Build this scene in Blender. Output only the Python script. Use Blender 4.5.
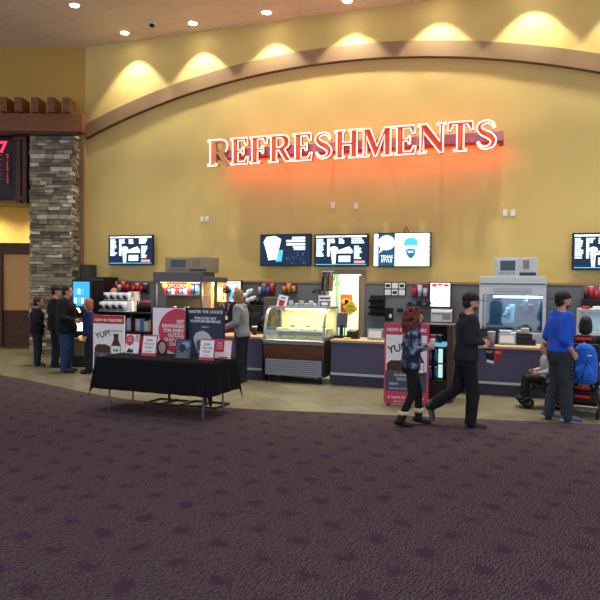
import bpy, bmesh, math, random
from mathutils import Vector, Matrix, noise, Euler
random.seed(7)
for o in list(bpy.data.objects): bpy.data.objects.remove(o)
S = bpy.context.scene
COL = S.collection
PI = math.pi
# ------------------------------------------------------------------ camera, world, exposure
HC = 1.85; F = 640.0; PITCH = math.atan(15/640.0); ROLL = 0.010
cam_d = bpy.data.cameras.new('camera'); cam_d.lens = F/600*36; cam_d.sensor_width = 36; cam_d.clip_end = 200
cam = bpy.data.objects.new('camera', cam_d); COL.objects.link(cam); S.camera = cam
CM = Matrix.Rotation(PI/2 - PITCH, 4, 'X') @ Matrix.Rotation(ROLL, 4, 'Z')
cam.matrix_world = Matrix.Translation((0, 0, HC)) @ CM
S.view_settings.view_transform = 'Standard'; S.view_settings.look = 'None'
S.view_settings.exposure = 0.5; S.view_settings.gamma = 1.0; S.view_settings.use_curve_mapping = False
w = bpy.data.worlds.new('hall_ambient'); S.world = w; w.use_nodes = True
w.node_tree.nodes['Background'].inputs[0].default_value = (0.53, 0.55, 0.66, 1)
w.node_tree.nodes['Background'].inputs[1].default_value = 1.3
WASH_W = 215; DOWN_W = 340; HALL_W = 150   # watts: wall washers, downlights before the counter, added hall downlights

A = math.radians(19.6); SA, CA = math.sin(A), math.cos(A)
VW, VC = 13.6, 11.36          # distance of the refreshments wall and of the counter front along the wall normal
ZC = 7.82                     # ceiling height
def UV(u, v, z=0.0): return Vector((u*CA + v*SA, -u*SA + v*CA, z))
def ray(px, py):
    d = CM.to_3x3() @ Vector(((px-300)/F, (300-py)/F, -1)); return d
def wp(px, py, v):            # pixel to (u, z) on the plane at distance v
    d = ray(px, py); k = v/(d.x*SA + d.y*CA)
    return (k*(d.x*CA - d.y*SA), HC + k*d.z)
def gp(px, py, z=0.0):
    d = ray(px, py); k = (z-HC)/d.z; return Vector((k*d.x, k*d.y, z))
def yp(px, py, Y):
    d = ray(px, py); k = Y/d.y; return Vector((k*d.x, Y, HC + k*d.z))
# ------------------------------------------------------------------ materials
def lin(c):
    return tuple(((x/255)/12.92 if x/255 <= .04045 else ((x/255+.055)/1.055)**2.4) for x in c) + (1,)
MC = {}
def mat(name, c=(128,128,128), rough=.6, metal=0, em=0, var=.0, scale=20, bump=0, spec=.4):
    if name in MC: return MC[name]
    m = bpy.data.materials.new(name); m.use_nodes = True; nt = m.node_tree
    b = nt.nodes['Principled BSDF']; L = lin(c)
    b.inputs['Base Color'].default_value = L; b.inputs['Roughness'].default_value = rough
    b.inputs['Metallic'].default_value = metal; b.inputs['Specular IOR Level'].default_value = spec
    if em:
        b.inputs['Emission Color'].default_value = L; b.inputs['Emission Strength'].default_value = em
        b.inputs['Base Color'].default_value = tuple(x*.3 for x in L[:3]) + (1,)
    elif True:
        v = var or .06
        tc = nt.nodes.new('ShaderNodeTexCoord'); n = nt.nodes.new('ShaderNodeTexNoise'); n.inputs['Scale'].default_value = scale
        n.inputs['Detail'].default_value = 4
        nt.links.new(tc.outputs['Object'], n.inputs['Vector'])
        r = nt.nodes.new('ShaderNodeValToRGB'); r.color_ramp.elements[0].position = .3; r.color_ramp.elements[1].position = .7
        r.color_ramp.elements[0].color = tuple(x*(1-v) for x in L[:3]) + (1,)
        r.color_ramp.elements[1].color = tuple(min(1, x*(1+v)) for x in L[:3]) + (1,)
        nt.links.new(n.outputs['Fac'], r.inputs[0]); nt.links.new(r.outputs[0], b.inputs['Base Color'])
        if bump:
            bp = nt.nodes.new('ShaderNodeBump'); bp.inputs['Strength'].default_value = bump; bp.inputs['Distance'].default_value = .01
            nt.links.new(n.outputs['Fac'], bp.inputs['Height']); nt.links.new(bp.outputs[0], b.inputs['Normal'])
    MC[name] = m; return m
def glass_mat(name, tint=(235,245,245), gloss=.12):
    if name in MC: return MC[name]
    m = bpy.data.materials.new(name); m.use_nodes = True; nt = m.node_tree; nt.nodes.clear()
    o = nt.nodes.new('ShaderNodeOutputMaterial'); mx = nt.nodes.new('ShaderNodeMixShader')
    t = nt.nodes.new('ShaderNodeBsdfTransparent'); g = nt.nodes.new('ShaderNodeBsdfGlossy')
    t.inputs[0].default_value = lin(tint); g.inputs['Roughness'].default_value = .05
    mx.inputs[0].default_value = gloss
    nt.links.new(t.outputs[0], mx.inputs[1]); nt.links.new(g.outputs[0], mx.inputs[2]); nt.links.new(mx.outputs[0], o.inputs[0])
    MC[name] = m; return m
def wood(name, c1, c2, rough=.5, axis=(1, 12, 12), sc=3):
    if name in MC: return MC[name]
    m = mat(name, c1, rough); nt = m.node_tree
    n = [x for x in nt.nodes if x.type == 'TEX_NOISE'][0]; n.inputs['Scale'].default_value = sc; n.inputs['Detail'].default_value = 8
    mp = nt.nodes.new('ShaderNodeMapping'); mp.inputs['Scale'].default_value = axis
    tc = [x for x in nt.nodes if x.type == 'TEX_COORD'][0]
    nt.links.new(tc.outputs['Object'], mp.inputs[0]); nt.links.new(mp.outputs[0], n.inputs['Vector'])
    r = [x for x in nt.nodes if x.type == 'VALTORGB'][0]
    r.color_ramp.elements[0].color = lin(c1); r.color_ramp.elements[1].color = lin(c2)
    return m
# ------------------------------------------------------------------ mesh builder
class MB:
    def __init__(s): s.v = []; s.f = []; s.m = []; s.mats = []; s.sm = []
    def mi(s, m):
        if m not in s.mats: s.mats.append(m)
        return s.mats.index(m)
    def add(s, vs, fs, m, smooth=False):
        b = len(s.v); i = s.mi(m); s.v += [tuple(x) for x in vs]
        for f in fs: s.f.append(tuple(b+j for j in f)); s.m.append(i); s.sm.append(smooth)
        return s
    def box(s, x0, y0, z0, x1, y1, z1, m, M=None):
        vs = [Vector((x, y, z)) for x in (x0, x1) for y in (y0, y1) for z in (z0, z1)]
        if M: vs = [M @ p for p in vs]
        return s.add(vs, [(0,1,3,2),(4,6,7,5),(0,4,5,1),(2,3,7,6),(0,2,6,4),(1,5,7,3)], m)
    def prism(s, pts, y0, y1, m, holes=None, M=None):      # polygon in xz extruded along y
        n = len(pts)
        vs = [Vector((x, y0, z)) for x, z in pts] + [Vector((x, y1, z)) for x, z in pts]
        if M: vs = [M @ p for p in vs]
        return s.add(vs, [tuple(range(n)), tuple(range(2*n-1, n-1, -1))] + [(i, i+n, (i+1) % n+n, (i+1) % n) for i in range(n)], m)
    def yprism(s, pts, x0, x1, m):                         # polygon in yz extruded along x
        n = len(pts)
        vs = [Vector((x0, y, z)) for y, z in pts] + [Vector((x1, y, z)) for y, z in pts]
        return s.add(vs, [tuple(range(n)), tuple(range(2*n-1, n-1, -1))] + [(i, i+n, (i+1) % n+n, (i+1) % n) for i in range(n)], m)
    def cyl(s, p0, p1, r0, r1, m, n=16, smooth=True):
        p0, p1 = Vector(p0), Vector(p1); d = (p1-p0).normalized()
        a = d.orthogonal().normalized(); b = d.cross(a)
        vs = []
        for p, r in ((p0, r0), (p1, r1)):
            for i in range(n): t = 2*PI*i/n; vs.append(p + a*r*math.cos(t) + b*r*math.sin(t))
        s.add(vs, [(i, (i+1) % n, (i+1) % n+n, i+n) for i in range(n)], m, smooth)
        s.add(vs, [tuple(range(n-1, -1, -1)), tuple(range(n, 2*n))], m)
        return s
    def tube(s, pts, r, m, n=8, closed=False):
        P = [Vector(p) for p in pts]; N = len(P); vs = []; up = None
        for i in range(N):
            a = P[(i-1) % N] if (closed or i > 0) else P[i]; b = P[(i+1) % N] if (closed or i < N-1) else P[i]
            d = (b-a).normalized()
            if up is None: up = d.orthogonal().normalized()
            up = (up - d*up.dot(d)); up = up.normalized() if up.length > 1e-5 else d.orthogonal().normalized(); q = d.cross(up)
            for j in range(n): t = 2*PI*j/n; vs.append(P[i] + up*r*math.cos(t) + q*r*math.sin(t))
        fs = []
        for i in range(N if closed else N-1):
            k = (i+1) % N
            for j in range(n): fs.append((i*n+j, i*n+(j+1) % n, k*n+(j+1) % n, k*n+j))
        if not closed: fs += [tuple(range(n-1, -1, -1)), tuple(range((N-1)*n, N*n))]
        return s.add(vs, fs, m, True)
    def lathe(s, prof, m, c=(0, 0, 0), n=20):              # prof (r, z)
        vs = []; c = Vector(c)
        for r, z in prof:
            for i in range(n): t = 2*PI*i/n; vs.append(c + Vector((r*math.cos(t), r*math.sin(t), z)))
        fs = [(k*n+i, k*n+(i+1) % n, (k+1)*n+(i+1) % n, (k+1)*n+i) for k in range(len(prof)-1) for i in range(n)]
        fs += [tuple(range(n-1, -1, -1)), tuple(range((len(prof)-1)*n, len(prof)*n))]
        return s.add(vs, fs, m, True)
    def ell(s, c, r, m, M=None, nu=16, nv=10):
        vs = []; c = Vector(c)
        for j in range(1, nv):
            ph = PI*j/nv
            for i in range(nu):
                t = 2*PI*i/nu; p = Vector((r[0]*math.sin(ph)*math.cos(t), r[1]*math.sin(ph)*math.sin(t), r[2]*math.cos(ph)))
                vs.append(c + (M @ p if M else p))
        top = Vector((0, 0, r[2])); vs.append(c + (M @ top if M else top)); vs.append(c - (M @ top if M else top))
        fs = [(j*nu+i, (j+1)*nu+i, (j+1)*nu+(i+1) % nu, j*nu+(i+1) % nu) for j in range(nv-2) for i in range(nu)]
        a = len(vs)-2
        fs += [(a, i, (i+1) % nu) for i in range(nu)] + [(a+1, (nv-2)*nu+(i+1) % nu, (nv-2)*nu+i) for i in range(nu)]
        return s.add(vs, fs, m, True)
    def loft(s, rings, m, n=20):                           # rings: (centre, rx, ry) horizontal ellipses
        vs = []
        for c, rx, ry in rings:
            for i in range(n): t = 2*PI*i/n; vs.append(Vector(c) + Vector((rx*math.cos(t), ry*math.sin(t), 0)))
        fs = [(k*n+i, k*n+(i+1) % n, (k+1)*n+(i+1) % n, (k+1)*n+i) for k in range(len(rings)-1) for i in range(n)]
        fs += [tuple(range(n-1, -1, -1)), tuple(range((len(rings)-1)*n, len(rings)*n))]
        return s.add(vs, fs, m, True)
    def limb(s, p0, p1, r0, r1, m):
        s.cyl(p0, p1, r0, r1, m, 14); s.ell(p0, (r0,)*3, m); s.ell(p1, (r1,)*3, m); return s
    def text(s, t, x, z, y, size, m, align='CENTER', M=None, depth=.0008, bold=0):
        cu = bpy.data.curves.new('t', 'FONT'); cu.body = t; cu.size = size; cu.align_x = align; cu.extrude = depth; cu.offset = bold
        cu.resolution_u = 3
        ob = bpy.data.objects.new('t', cu); COL.objects.link(ob)
        dg = bpy.context.evaluated_depsgraph_get(); me = bpy.data.meshes.new_from_object(ob.evaluated_get(dg))
        R = Matrix.Translation((x, y, z)) @ Matrix.Rotation(PI/2, 4, 'X')
        if M: R = M @ R
        s.add([R @ v.co for v in me.vertices], [tuple(p.vertices) for p in me.polygons], m)
        bpy.data.objects.remove(ob); bpy.data.curves.remove(cu); bpy.data.meshes.remove(me)
        return s
    def mesh(s, name):
        me = bpy.data.meshes.new(name); me.from_pydata(s.v, [], s.f)
        for m in s.mats: me.materials.append(m)
        me.polygons.foreach_set('material_index', s.m); me.polygons.foreach_set('use_smooth', s.sm); me.update()
        return me
    def build(s, name, parent=None, bevel=0, loc=None, rz=None):
        o = bpy.data.objects.new(name, s.mesh(name)); COL.objects.link(o)
        if parent: o.parent = parent
        if loc is not None: o.location = loc
        if rz is not None: o.rotation_euler = (0, 0, rz)
        if bevel:
            b = o.modifiers.new('b', 'BEVEL'); b.width = bevel; b.segments = 2; b.limit_method = 'ANGLE'; b.angle_limit = .6
        return o
class Lines:                  # each printed line of a sign becomes a part of its own
    def __init__(s): s.v = []
    def text(s, *a, **k): s.v.append(MB().text(*a, **k)); return s
    def build(s, name, parent):
        for m in s.v: m.build(name, parent)
def thing(name, label, cat, loc, rz=0, group=None):
    o = bpy.data.objects.new(name, None); COL.objects.link(o); o.location = loc; o.rotation_euler = (0, 0, rz)
    o.empty_display_size = .05
    o['label'] = label; o['category'] = cat
    if group: o['group'] = group
    return o
def thingW(name, label, cat, u, v, z, group=None): return thing(name, label, cat, UV(u, v, z), -A, group)
def tag(o, label, cat, group=None):
    o['label'] = label; o['category'] = cat
    if group: o['group'] = group
    return o
def struct(o): o['kind'] = 'structure'; return o
def copy_thing(r, loc, rz=None, label=None):
    c = r.copy(); COL.objects.link(c); c.location = loc
    if rz is not None: c.rotation_euler = (0, 0, rz)
    if label: c['label'] = label
    for ch in r.children:
        d = ch.copy(); COL.objects.link(d); d.parent = c
        for g in ch.children:
            e = g.copy(); COL.objects.link(e); e.parent = d
    return c
# common materials
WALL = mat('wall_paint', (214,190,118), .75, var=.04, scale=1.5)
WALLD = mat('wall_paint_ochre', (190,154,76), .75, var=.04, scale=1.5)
TRIM = mat('trim_paint', (150,122,88), .55, var=.05, scale=3)
WAIN = mat('wainscot_laminate', (112,120,126), .45, var=.06, scale=6)
WAINCAP = mat('wainscot_cap', (170,140,90), .5)
BLACK = mat('black_plastic', (16,16,18), .4)
DARK = mat('dark_charcoal', (34,35,40), .5)
STEEL = mat('stainless_steel', (190,198,202), .3, .85, var=.05, scale=60)
STEELP = mat('pale_metal_panel', (196,206,210), .4, .2)
WHITE = mat('white_plastic', (232,232,228), .5)
RED = mat('red_print', (190,40,46), .5)
PINKRED = mat('rose_red_print', (206,66,92), .5)
NAVY = mat('navy_print', (38,52,86), .5)
PAPER = mat('white_print', (244,246,248), .5)
CHOC = mat('chocolate_print', (72,44,38), .5)
WOODD = wood('dark_stained_wood', (66,38,22), (98,60,36))
WOODM = wood('mid_brown_wood', (108,66,38), (144,92,54))
COUNTER = mat('counter_laminate', (84,84,114), .5, var=.05, scale=4)
TOE = mat('toe_kick_tile', (54,60,80), .45)
TOP = mat('worktop_laminate', (192,166,132), .4, var=.08, scale=40)
GLASS = glass_mat('clear_glass')
SCR_W = mat('screen_white', (225,245,250), em=1.3)
SCR_B = mat('screen_dark_blue', (16,38,66), em=.8)
SCR_C = mat('screen_cyan', (70,180,225), em=1.1)
SCR_R = mat('screen_red', (215,60,75), em=.9)
SCR_P = mat('screen_pink', (240,150,160), em=1.0)
SCR_G = mat('screen_green', (110,200,120), em=1.0)
# ------------------------------------------------------------------ floor
def tile_mat():
    m = bpy.data.materials.new('floor_tiles'); m.use_nodes = True; nt = m.node_tree; b = nt.nodes['Principled BSDF']
    tc = nt.nodes.new('ShaderNodeTexCoord'); mp = nt.nodes.new('ShaderNodeMapping'); mp.inputs['Rotation'].default_value = (0, 0, -A)
    br = nt.nodes.new('ShaderNodeTexBrick'); br.offset = 0; br.inputs['Scale'].default_value = 1
    br.inputs['Brick Width'].default_value = .45; br.inputs['Row Height'].default_value = .45; br.inputs['Mortar Size'].default_value = .007
    br.inputs['Color1'].default_value = lin((126,121,97)); br.inputs['Color2'].default_value = lin((110,105,85)); br.inputs['Mortar'].default_value = lin((76,70,58))
    n = nt.nodes.new('ShaderNodeTexNoise'); n.inputs['Scale'].default_value = 3; n.inputs['Detail'].default_value = 6
    mx = nt.nodes.new('ShaderNodeMix'); mx.data_type = 'RGBA'; mx.blend_type = 'OVERLAY'; mx.inputs[0].default_value = .35
    nt.links.new(tc.outputs['Object'], mp.inputs[0]); nt.links.new(mp.outputs[0], br.inputs[0]); nt.links.new(tc.outputs['Object'], n.inputs[0])
    nt.links.new(br.outputs[0], mx.inputs[6]); nt.links.new(n.outputs[0], mx.inputs[7]); nt.links.new(mx.outputs[2], b.inputs['Base Color'])
    b.inputs['Roughness'].default_value = .42; return m
def carpet_mat():
    m = bpy.data.materials.new('patterned_carpet'); m.use_nodes = True; nt = m.node_tree; b = nt.nodes['Principled BSDF']; L = nt.links.new
    def N(t): return nt.nodes.new(t)
    def math_(op, a, b_=None, c=None):
        n = N('ShaderNodeMath'); n.operation = op
        for i, x in enumerate((a, b_, c)):
            if x is None: continue
            if isinstance(x, (int, float)): n.inputs[i].default_value = x
            else: L(x, n.inputs[i])
        return n.outputs[0]
    tc = N('ShaderNodeTexCoord'); mp = N('ShaderNodeMapping'); mp.inputs['Rotation'].default_value = (0, 0, math.radians(38))
    L(tc.outputs['Object'], mp.inputs[0])
    nz = N('ShaderNodeTexNoise'); nz.inputs['Scale'].default_value = 9; nz.inputs['Detail'].default_value = 3; L(mp.outputs[0], nz.inputs[0])
    sep = N('ShaderNodeSeparateXYZ'); L(mp.outputs[0], sep.inputs[0])
    X = math_('ADD', sep.outputs[0], math_('MULTIPLY', math_('SUBTRACT', nz.outputs['Fac'], .5), .22))
    Y = math_('ADD', sep.outputs[1], math_('MULTIPLY', math_('SUBTRACT', nz.outputs['Fac'], .5), -.22))
    # rosettes on a diagonal lattice
    P = .40
    cx = math_('COSINE', math_('MULTIPLY', X, 2*PI/P)); cy = math_('COSINE', math_('MULTIPLY', Y, 2*PI/P))
    ros0 = math_('MULTIPLY', math_('ADD', cx, cy), .5)
        # fine hatching
    wv = N('ShaderNodeTexWave'); wv.inputs['Scale'].default_value = 11; wv.inputs['Distortion'].default_value = 9; wv.inputs['Detail'].default_value = 3
    wv.inputs['Detail Scale'].default_value = 2.2; L(mp.outputs[0], wv.inputs[0])
    ros = math_('ADD', ros0, math_('MULTIPLY', math_('SUBTRACT', wv.outputs['Fac'], .5), -.8))
    rr = N('ShaderNodeMapRange'); rr.inputs['From Min'].default_value = .34; rr.inputs['From Max'].default_value = .60; L(ros, rr.inputs[0])
    wr = N('ShaderNodeMapRange'); wr.inputs['From Min'].default_value = .42; wr.inputs['From Max'].default_value = .6; L(wv.outputs['Fac'], wr.inputs[0])
    f = math_('MULTIPLY', wr.outputs[0], math_('SUBTRACT', 1, math_('MULTIPLY', rr.outputs[0], .95)))
    mx = N('ShaderNodeMix'); mx.data_type = 'RGBA'; L(f, mx.inputs[0])
    mx.inputs[6].default_value = lin((80,56,78)); mx.inputs[7].default_value = lin((102,95,90))
    fz = N('ShaderNodeTexNoise'); fz.inputs['Scale'].default_value = 160; L(tc.outputs['Object'], fz.inputs[0])
    m2 = N('ShaderNodeMix'); m2.data_type = 'RGBA'; m2.blend_type = 'MULTIPLY'; m2.inputs[0].default_value = .5
    L(mx.outputs[2], m2.inputs[6]); L(fz.outputs['Fac'], m2.inputs[7]); 
    L(m2.outputs[2], b.inputs['Base Color']); b.inputs['Roughness'].default_value = 1; b.inputs['Specular IOR Level'].default_value = .05
    return m
o = struct(MB().box(-18, -3, -.1, 14, 24, 0, tile_mat()).build('floor'))
edge_px = [(-40,367),(0,375.5),(25,380),(50,385.5),(75,391),(100,395.5),(130,400),(170,404),(215,407.5),(260,410),(320,412.5),(400,416),(480,419.5),(560,423),(640,426)]
edge = [gp(*p) for p in edge_px]
pts = [(p.x, p.y) for p in edge]
L0, R0 = pts[0], pts[-1]
pts = [(-18, -3), (-18, L0[1]+2.0)] + [(L0[0]-3, L0[1]+1.2)] + pts + [(14, R0[1]-2.5), (14, -3)]
bm = MB(); n = len(pts); CARPET = carpet_mat()
bm.add([(x, y, .008) for x, y in pts] + [(x, y, .0) for x, y in pts], [tuple(range(n-1, -1, -1))] + [(i, (i+1) % n, (i+1) % n+n, i+n) for i in range(n)], CARPET)
struct(bm.build('floor_carpet'))
bm = MB(); EDGE = mat('carpet_edge_shade', (44,38,36), .5)  # dark strip drawn for the shadow line between carpet and tile
for i in range(len(edge)-1):
    a, b = edge[i], edge[i+1]; nrm = Vector((-(b-a).y, (b-a).x, 0)).normalized()*.035
    bm.add([a+Vector((0,0,.009)), b+Vector((0,0,.009)), b+nrm+Vector((0,0,.002)), a+nrm+Vector((0,0,.002))], [(0,1,2,3)], EDGE)
struct(bm.build('floor_edge_shade'))
# ------------------------------------------------------------------ ceiling
def ceil_mat():
    m = bpy.data.materials.new('ceiling_panels'); m.use_nodes = True; nt = m.node_tree; b = nt.nodes['Principled BSDF']
    tc = nt.nodes.new('ShaderNodeTexCoord'); mp = nt.nodes.new('ShaderNodeMapping'); mp.inputs['Rotation'].default_value = (0, 0, math.radians(25))
    br = nt.nodes.new('ShaderNodeTexBrick'); br.offset = 0; br.inputs['Scale'].default_value = 1
    br.inputs['Brick Width'].default_value = 1.22; br.inputs['Row Height'].default_value = .61; br.inputs['Mortar Size'].default_value = .012
    br.inputs['Color1'].default_value = lin((226,206,184)); br.inputs['Color2'].default_value = lin((222,202,180)); br.inputs['Mortar'].default_value = lin((205,184,162))
    nt.links.new(tc.outputs['Object'], mp.inputs[0]); nt.links.new(mp.outputs[0], br.inputs[0]); nt.links.new(br.outputs[0], b.inputs['Base Color'])
    b.inputs['Roughness'].default_value = .8; return m
struct(MB().box(-18, -3, ZC, 14, 24, ZC+.1, ceil_mat()).build('ceiling'))
# ------------------------------------------------------------------ refreshments wall (local frame: x = u, y = v)
def frameW(name, mb, **k): return mb.build(name, loc=(0, 0, 0), rz=-A, **k)
u_corner = wp(84, 200, VW)[0]
dl = wp(326.5, 300, VW)[0]; dr = wp(361.5, 300, VW)[0]; dz = wp(345, 274, VW)[1]
bm = MB()
bm.box(u_corner-.6, VW, 0, dl, VW+.2, ZC, WALL); bm.box(dr, VW, 0, 7, VW+.2, ZC, WALL); bm.box(dl, VW, dz, dr, VW+.2, ZC, WALL)
struct(frameW('wall_back', bm))
wz = wp(240, 281, VW)[1]
bm = MB()
for x0, x1 in ((u_corner, dl-.09), (dr+.09, 7)):
    bm.box(x0, VW-.03, 0, x1, VW, wz-.03, WAIN); bm.box(x0, VW-.05, wz-.03, x1, VW, wz+.015, WAINCAP)
struct(frameW('trim_wainscot', bm))
bm = MB(); DF = mat('door_frame_paint', (150,138,128), .5)
bm.box(dl-.09, VW-.06, 0, dl, VW+.2, dz+.09, DF); bm.box(dr, VW-.06, 0, dr+.09, VW+.2, dz+.09, DF); bm.box(dl, VW-.06, dz, dr, VW+.2, dz+.09, DF)
struct(frameW('door_frame', bm, bevel=.006))
# back room behind the doorway
BR = mat('back_room_paint', (205,222,196), .7)
bm = MB(); bm.box(dl-1.2, VW+3, 0, dr+2, VW+3.1, 2.9, BR); bm.box(dl-1.3, VW+.2, 0, dl-1.2, VW+3.1, 2.9, BR); bm.box(dr+1.9, VW+.2, 0, dr+2, VW+3.1, 2.9, BR)
struct(frameW('wall_back_room', bm))
bm = MB(); bm.box(dl-1.3, VW+.2, 2.8, dr+2, VW+3.1, 2.9, BR); struct(frameW('ceiling_back_room', bm))
t = thingW('ceiling_panel_light', 'white ceiling light inside the back room beyond the doorway', 'light', (dl+dr)/2, VW+1.3, 2.8)
MB().box(-.6, -.3, -.05, .6, .3, 0, WHITE).build('frame', t)
MB().box(-.56, -.26, -.056, .56, .26, -.05, mat('panel_diffuser', (240,250,240), em=4)).build('diffuser', t)
ld = bpy.data.lights.new('panel_lamp', 'AREA'); ld.energy = 110; ld.size = 1.1; ld.color = (.9, 1, .9)
lo = bpy.data.objects.new('panel_lamp', ld); COL.objects.link(lo); lo.parent = t; lo.location = (0, 0, -.07)
# door leaf seen edge-on inside
t = thingW('back_room_door', 'tan wooden door standing open inside the back doorway', 'door', dr-.02, VW+.2, 0)
WD = wood('tan_door_wood', (176,128,66), (196,148,84), axis=(12, 12, 1))
MB().box(-.1, .02, .02, -.055, .9, dz-.03, WD).build('door_leaf', t, .003)
MB().cyl((-.1, .8, 1.0), (-.17, .8, 1.0), .012, .012, STEEL).cyl((-.16, .8, 1.0), (-.16, .68, 1.0), .011, .011, STEEL).build('door_handle', t)
# conduit and hose on the back room wall
t = thingW('wall_conduit', 'grey vertical conduit pipe on the back room wall', 'pipe', wp(337, 300, VW+2.9)[0], VW+2.95, 0)
MB().cyl((0, 0, 0.1), (0, 0, 2.75), .03, .03, mat('conduit_green', (150,175,155), .5)).build('pipe', t)
for z in (1.2, 1.9, 2.5): MB().box(-.06, -.04, z, .06, .05, z+.03, STEEL).build('clamp', t)
t = thingW('hanging_hose', 'thin grey hose looping down at the top of the back doorway', 'hose', wp(334, 275, VW+.6)[0], VW+.6, 0)
MB().tube([(0, .1, 2.78), (.03, 0, 2.3), (.03, 0, 2.1), (0, 0, 1.98), (-.06, 0, 1.93), (-.14, 0, 1.95)], .014, mat('hose_grey', (110,130,115), .5)).build('hose', t)
# ------------------------------------------------------------------ arched band
outer = [(85,125),(115,110),(133,100),(165,84.5),(200,73.5),(250,61.5),(300,52.7),(365,43.5),(430,41.3),(500,43.5),(550,47),(600,52.5)]
inner = [(85,138),(115,124),(133,115),(165,100),(200,89.5),(250,76),(300,66.5),(365,58.5),(430,56),(500,59),(550,63.5),(600,70)]
def circ(ps):                 # least-squares circle through wall points
    import numpy as np
    P = np.array(ps); Am = np.c_[2*P, np.ones(len(P))]; b = (P**2).sum(1)
    c = np.linalg.lstsq(Am, b, rcond=None)[0]; return c[0], c[1], math.sqrt(c[2]+c[0]**2+c[1]**2)
VT = VW-.11
po = [wp(x, y, VT) for x, y in outer]; pi_ = [wp(x, y, VT) for x, y in inner]
co = circ(po); ci = circ(pi_)
cx, cz = (co[0]+ci[0])/2, (co[1]+ci[1])/2
ro = sum(math.hypot(x-cx, z-cz) for x, z in po)/len(po); ri = sum(math.hypot(x-cx, z-cz) for x, z in pi_)/len(pi_)
a0 = math.acos(max(-1, (u_corner-cx)/ro)); 
print('ARCH', co, ci, ro, ri, a0)
a1 = math.acos(min(.999, (6.8-cx)/ro)); NS = 96
bm = MB(); vs = []
for i in range(NS+1):
    a = a0 + (a1-a0)*i/NS
    for r in (ro, ri):
        for v in (VT, VW): vs.append((cx+r*math.cos(a), v, cz+r*math.sin(a)))
fs = []
for i in range(NS):
    b = i*4; c = b+4
    fs += [(b, c, c+2, b+2), (b+1, b+3, c+3, c+1), (b, b+1, c+1, c), (b+2, c+2, c+3, b+3)]
bm.add(vs, fs, TRIM)
# lower lip, red-brown underside strip
vs = []
for i in range(NS+1):
    a = a0 + (a1-a0)*i/NS
    for r in (ri+.008, ri-.012):
        for v in (VT+.01, VW): vs.append((cx+r*math.cos(a), v, cz+r*math.sin(a)))
bm.add(vs, fs, mat('arch_lip', (122,70,48), .5))
struct(frameW('trim_arch', bm))
# post that carries the band at the corner
zb = wp(80, 135, VT)[1]
bm = MB(); x0 = wp(76, 200, VT)[0]; x1 = wp(83.2, 200, VT)[0]
bm.box(x0-.1, VT, 0, x1, VW+.1, zb+.25, TRIM); bm.box(x1, VT+.03, 0, x1+.04, VW, zb+.1, mat('trim_bead', (186,160,110), .5))
struct(frameW('trim_post', bm, bevel=.005))
# ------------------------------------------------------------------ left wall with corridor opening
YL = UV(u_corner, VW).y - .02
xr = UV(u_corner, VW).x+.02
zop = yp(10, 206, YL)[2]
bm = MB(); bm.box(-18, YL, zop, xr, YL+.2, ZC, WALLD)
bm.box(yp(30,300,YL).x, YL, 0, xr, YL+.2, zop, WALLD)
struct(bm.build('wall_left'))
# corridor
SOF = mat('corridor_paint', (232,206,120), .7)
YB = YL+3.2
bm = MB(); bm.box(-18, YB, 0, -6.2, YB+.15, 4.2, SOF); bm.box(-6.4, YL+.2, 0, -6.2, YB, 4.2, SOF)
struct(bm.build('wall_corridor'))
struct(MB().box(-18, YL+.2, 4.15, -6.2, YB, 4.3, SOF).build('ceiling_corridor'))
for k in range(3):
    t = thing('corridor_downlight', 'recessed round light in the corridor ceiling behind the stone pillar', 'light', (-7.7-k*1.7, YB-.8, 4.15), 0, 'corridor ceiling lights')
    MB().lathe([(.11, 0), (.11, -.015), (.09, -.015)], WHITE).build('ring', t)
    MB().lathe([(.088, -.005), (.088, -.017)], mat('warm_lens', (255,236,170), em=12)).build('lens', t)
    ld = bpy.data.lights.new('corridor_lamp', 'SPOT'); ld.energy = 130; ld.spot_size = 2.6; ld.spot_blend = .8; ld.color = (1, .84, .5); ld.shadow_soft_size = .09
    lo = bpy.data.objects.new('corridor_lamp', ld); COL.objects.link(lo); lo.parent = t; lo.location = (0, 0, -.05)
# wooden portal inside the corridor
YP = YL+2.2
q = lambda x, y: yp(x, y, YP)
t = thing('wood_portal', 'dark brown wooden portal with tan panel beyond the stone pillar', 'doorway', (q(16, 300).x, YP, 0))
ox = q(16, 300).x
MB().box(-6, -.1, q(0,254).z, 1.3, .1, q(0,243).z, WOODD).build('header', t, .01)
MB().box(q(-6,300).x-ox, -.08, 0, q(3.5,300).x-ox, .08, q(0,254).z, WOODD).build('post', t, .01)
MB().box(q(3.5,300).x-ox, 0, q(0,310).z, 1.2, .05, q(0,254).z, mat('portal_panel_tan', (224,180,116), .6)).build('upper_panel', t)
MB().box(q(3.5,300).x-ox, -.02, 0, 1.2, .05, q(0,310).z, WOODD).build('lower_panel', t)
MB().box(-5.9, 0, 0, q(-6,300).x-ox, .05, q(0,254).z, WOODD).build('side_panel', t)
# ------------------------------------------------------------------ stone pillar, beam, rafters
YS = YL-.48
pl = yp(30.8, 240, YS).x; pr = yp(72, 240, YS).x; ptop = yp(50, 128, YS).z
STN = [mat('ledge_stone_%s' % n, c, .9, var=.25, scale=9, bump=.6) for n, c in (('grey', (146,140,120)), ('buff', (168,158,130)), ('slate', (112,106,92)), ('tan', (144,132,104)), ('pale', (206,198,172)))]
bm = MB(); bm.box(pl+.03, YS+.03, 0, pr-.03, YL-.02, ptop, STN[2])
def stone_face(length, place):
    z = 0
    while z < ptop-.02:
        h = random.uniform(.05, .125); h = min(h, ptop-z); x = -random.uniform(0, .04)
        while x < length:
            w_ = random.uniform(.14, .42); x1 = min(x+w_, length+random.uniform(0, .03))
            if x1-x > .03:
                d = random.uniform(.0, .05); place(max(x, -.02), x1, z+.004, z+h-.004, d, STN[random.choice([0,0,1,2,2,3,4])])
            x = x1+.006
        z += h
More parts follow.
